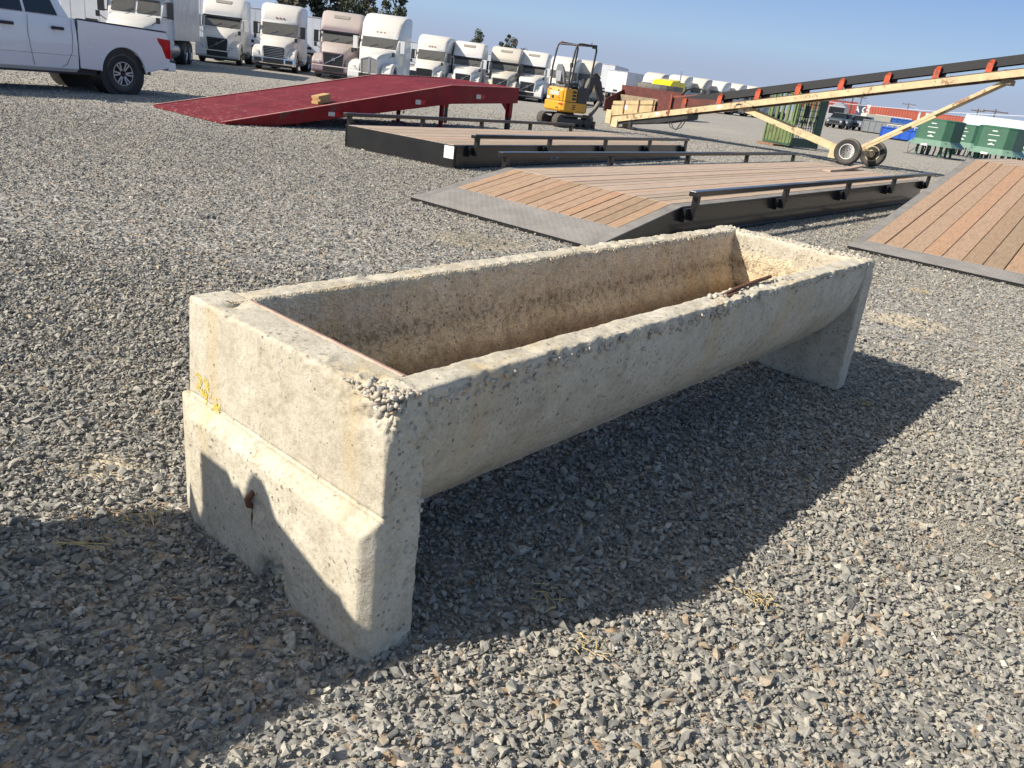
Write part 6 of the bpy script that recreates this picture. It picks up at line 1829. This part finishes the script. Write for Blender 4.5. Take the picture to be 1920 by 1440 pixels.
# ------------------------------------------------------------------ trees beyond the trucks
LEAF = None
def leaf_mat(name, a, b):
    m, nt, N, L, B = new_mat(name)
    g = N.new('ShaderNodeNewGeometry')
    c = ramp_out(nt, g.outputs['Random Per Island'], [(0, a), (1, b)])
    n = tex(nt, 'Noise', .8, coord(nt), 3, .5)
    c = mix(nt, 1, c, ramp_out(nt, n.outputs[0], [(.3, (.65, .65, .65)), (.7, (1.25, 1.25, 1.2))]), 'MULTIPLY')
    L.new(c, B.inputs['Base Color']); B.inputs['Roughness'].default_value = .7
    return m
LEAF_D = leaf_mat('dark_foliage', (.030, .042, .026), (.075, .088, .050))
LEAF_B = leaf_mat('brownish_foliage', (.055, .055, .032), (.11, .098, .055))
BARK = paint('bark', (.09, .07, .055), .9, var=.3, scale=6)
def tree(px, dist, h, w, label, seed, mat, lobes=9, base=.18):
    P, az = facing(px, dist)
    root = empty('broadleaf_tree', (P.x, P.y, 0), az)
    r = random.Random(seed)
    t = MB(); t.tube([(0, 0, 0), (.1, .05, h * .25), (-.05, .1, h * .5), (.05, 0, h * .78)], [h * .026, h * .021, h * .014, h * .006], 8)
    cs = []
    for i in range(lobes):
        z = h * (base + (1 - base) * (i + .5) / lobes * .95); k = math.sin(math.pi * min(1, (z / h - base * .6) / (1.12 - base * .6))) ** .7
        a = r.uniform(0, 6.28); q = r.uniform(.15, .62) * w * k
        cs.append((Vector((q * math.cos(a), q * math.sin(a), z)), r.uniform(.17, .32) * w * (.6 + .4 * k)))
    for c, rad in cs: t.tube([(0, 0, max(h * .15, c.z - h * .16)), c * .6 + Vector((0, 0, c.z * .32)), c], [h * .010, h * .007, h * .003], 5)
    t.build('trunk', BARK, root)
    l = MB(); V_, F_ = [], []
    for c, rad in cs:
        n = int(480 * (rad / (w * .35)) ** 2)
        for i in range(n):
            d = Vector((r.gauss(0, 1), r.gauss(0, 1), r.gauss(0, .8))).normalized() * rad * (r.random() ** .45)
            p = c + d
            s = r.uniform(.11, .26) * (h / 10)
            u = Vector((r.gauss(0, 1), r.gauss(0, 1), r.gauss(0, .7))).normalized(); vv = u.cross(Vector((r.gauss(0, 1), r.gauss(0, 1), r.gauss(0, 1)))).normalized()
            o_ = len(V_); V_ += [p + u * s, p + vv * s * .6, p - u * s, p - vv * s * .6]; F_.append((o_, o_ + 1, o_ + 2, o_ + 3))
    l.add(V_, F_); l.build('crown', mat, root)
    return tag(root, label, 'tree', 'trees beyond the parked trucks')
tree(324, 118, 9.3, 4.4, 'dark leafy tree over the box truck roof at left', 1, LEAF_B, 12)
tree(352, 124, 9.0, 4.0, 'dark leafy tree just left of the first white tractor', 2, LEAF_D, 12)
tree(456, 160, 8.2, 1.2, 'small treetop between the white and the cream dusted tractors', 12, LEAF_B, 5)
tree(532, 110, 10.8, 5.0, 'tall brownish tree right above the cream dusted tractor roof', 3, LEAF_B, 15, .08)
tree(566, 112, 12.0, 5.2, 'tall dark tree above the trailer beside the mauve tractor', 4, LEAF_D, 16, .08)
tree(598, 114, 13.0, 5.4, 'tall dark tree behind the mauve tractor roof', 5, LEAF_D, 17, .08)
tree(631, 112, 13.2, 5.2, 'tallest dark tree between the mauve tractor and the tallest white tractor', 6, LEAF_D, 17, .08)
tree(662, 112, 10.0, 4.0, 'dark tree directly behind the tallest white tractor', 7, LEAF_D, 13, .08)
tree(688, 135, 10.6, 3.6, 'brownish treetop just over the tallest white tractor roof', 8, LEAF_B, 12)
tree(736, 108, 10.4, 3.4, 'narrow dark tree at the right edge of the tallest white tractor', 9, LEAF_D, 13, .08)
tree(894, 150, 8.0, 3.6, 'dark tree between the bright white tractor and the beige grey one', 10, LEAF_D, 11)
tree(943, 165, 8.8, 2.6, 'pointed treetop above the beige grey tractor', 11, LEAF_D, 9)
tree(963, 165, 7.9, 3.4, 'rounded treetop above the right end of the beige grey tractor', 13, LEAF_B, 10)

# ------------------------------------------------------------------ dry straw lying on the stones
STRAW = paint('dry_straw', (.50, .38, .17), .8, var=.25, scale=40)
def straw(px, py, n, spread, length, label, seed, flat=False):
    P = gp(px, py)
    root = empty('dry_straw', (P.x, P.y, 0)); r = random.Random(seed); mb = MB()
    for i in range(n):
        a = r.uniform(-.25, .25) if flat else r.uniform(0, 6.283)
        l = length * r.uniform(.5, 1.0); x, y = r.gauss(0, spread), r.gauss(0, spread * (.35 if flat else 1)); z = .012 + r.uniform(0, .012)
        d = Vector((math.cos(a), math.sin(a), r.uniform(-.05, .3)))
        mb.tube([Vector((x, y, z)) - d * l * .5 + Vector((0, 0, .004)), Vector((x, y, z + .006)), Vector((x, y, z)) + d * l * .5], .0016, 4)
    mb.build('stalks', STRAW, root)['kind'] = 'stuff'
    return tag(root, label, 'straw')
straw(150, 1032, 6, .02, .20, 'few long pale straws lying in the shade left of the trough foot', 1, True)
straw(270, 975, 26, .05, .05, 'scrap of dry weed on the gravel just left of the trough foot', 2)
straw(1420, 1133, 40, .028, .03, 'small heap of pale dry chaff on the sunlit gravel right of the trough shadow', 3)
straw(1100, 1222, 14, .03, .05, 'little tuft of dry weed at the edge of the trough shadow', 4)
straw(1022, 1130, 14, .025, .05, 'brownish dry sprig inside the trough shadow near its front edge', 5)
straw(1722, 548, 26, .05, .07, 'dry weed on the gravel between the trough and the right hand ramp', 6)
straw(1622, 762, 16, .03, .06, 'curled dry stem in the shadow right of the trough far end', 7)
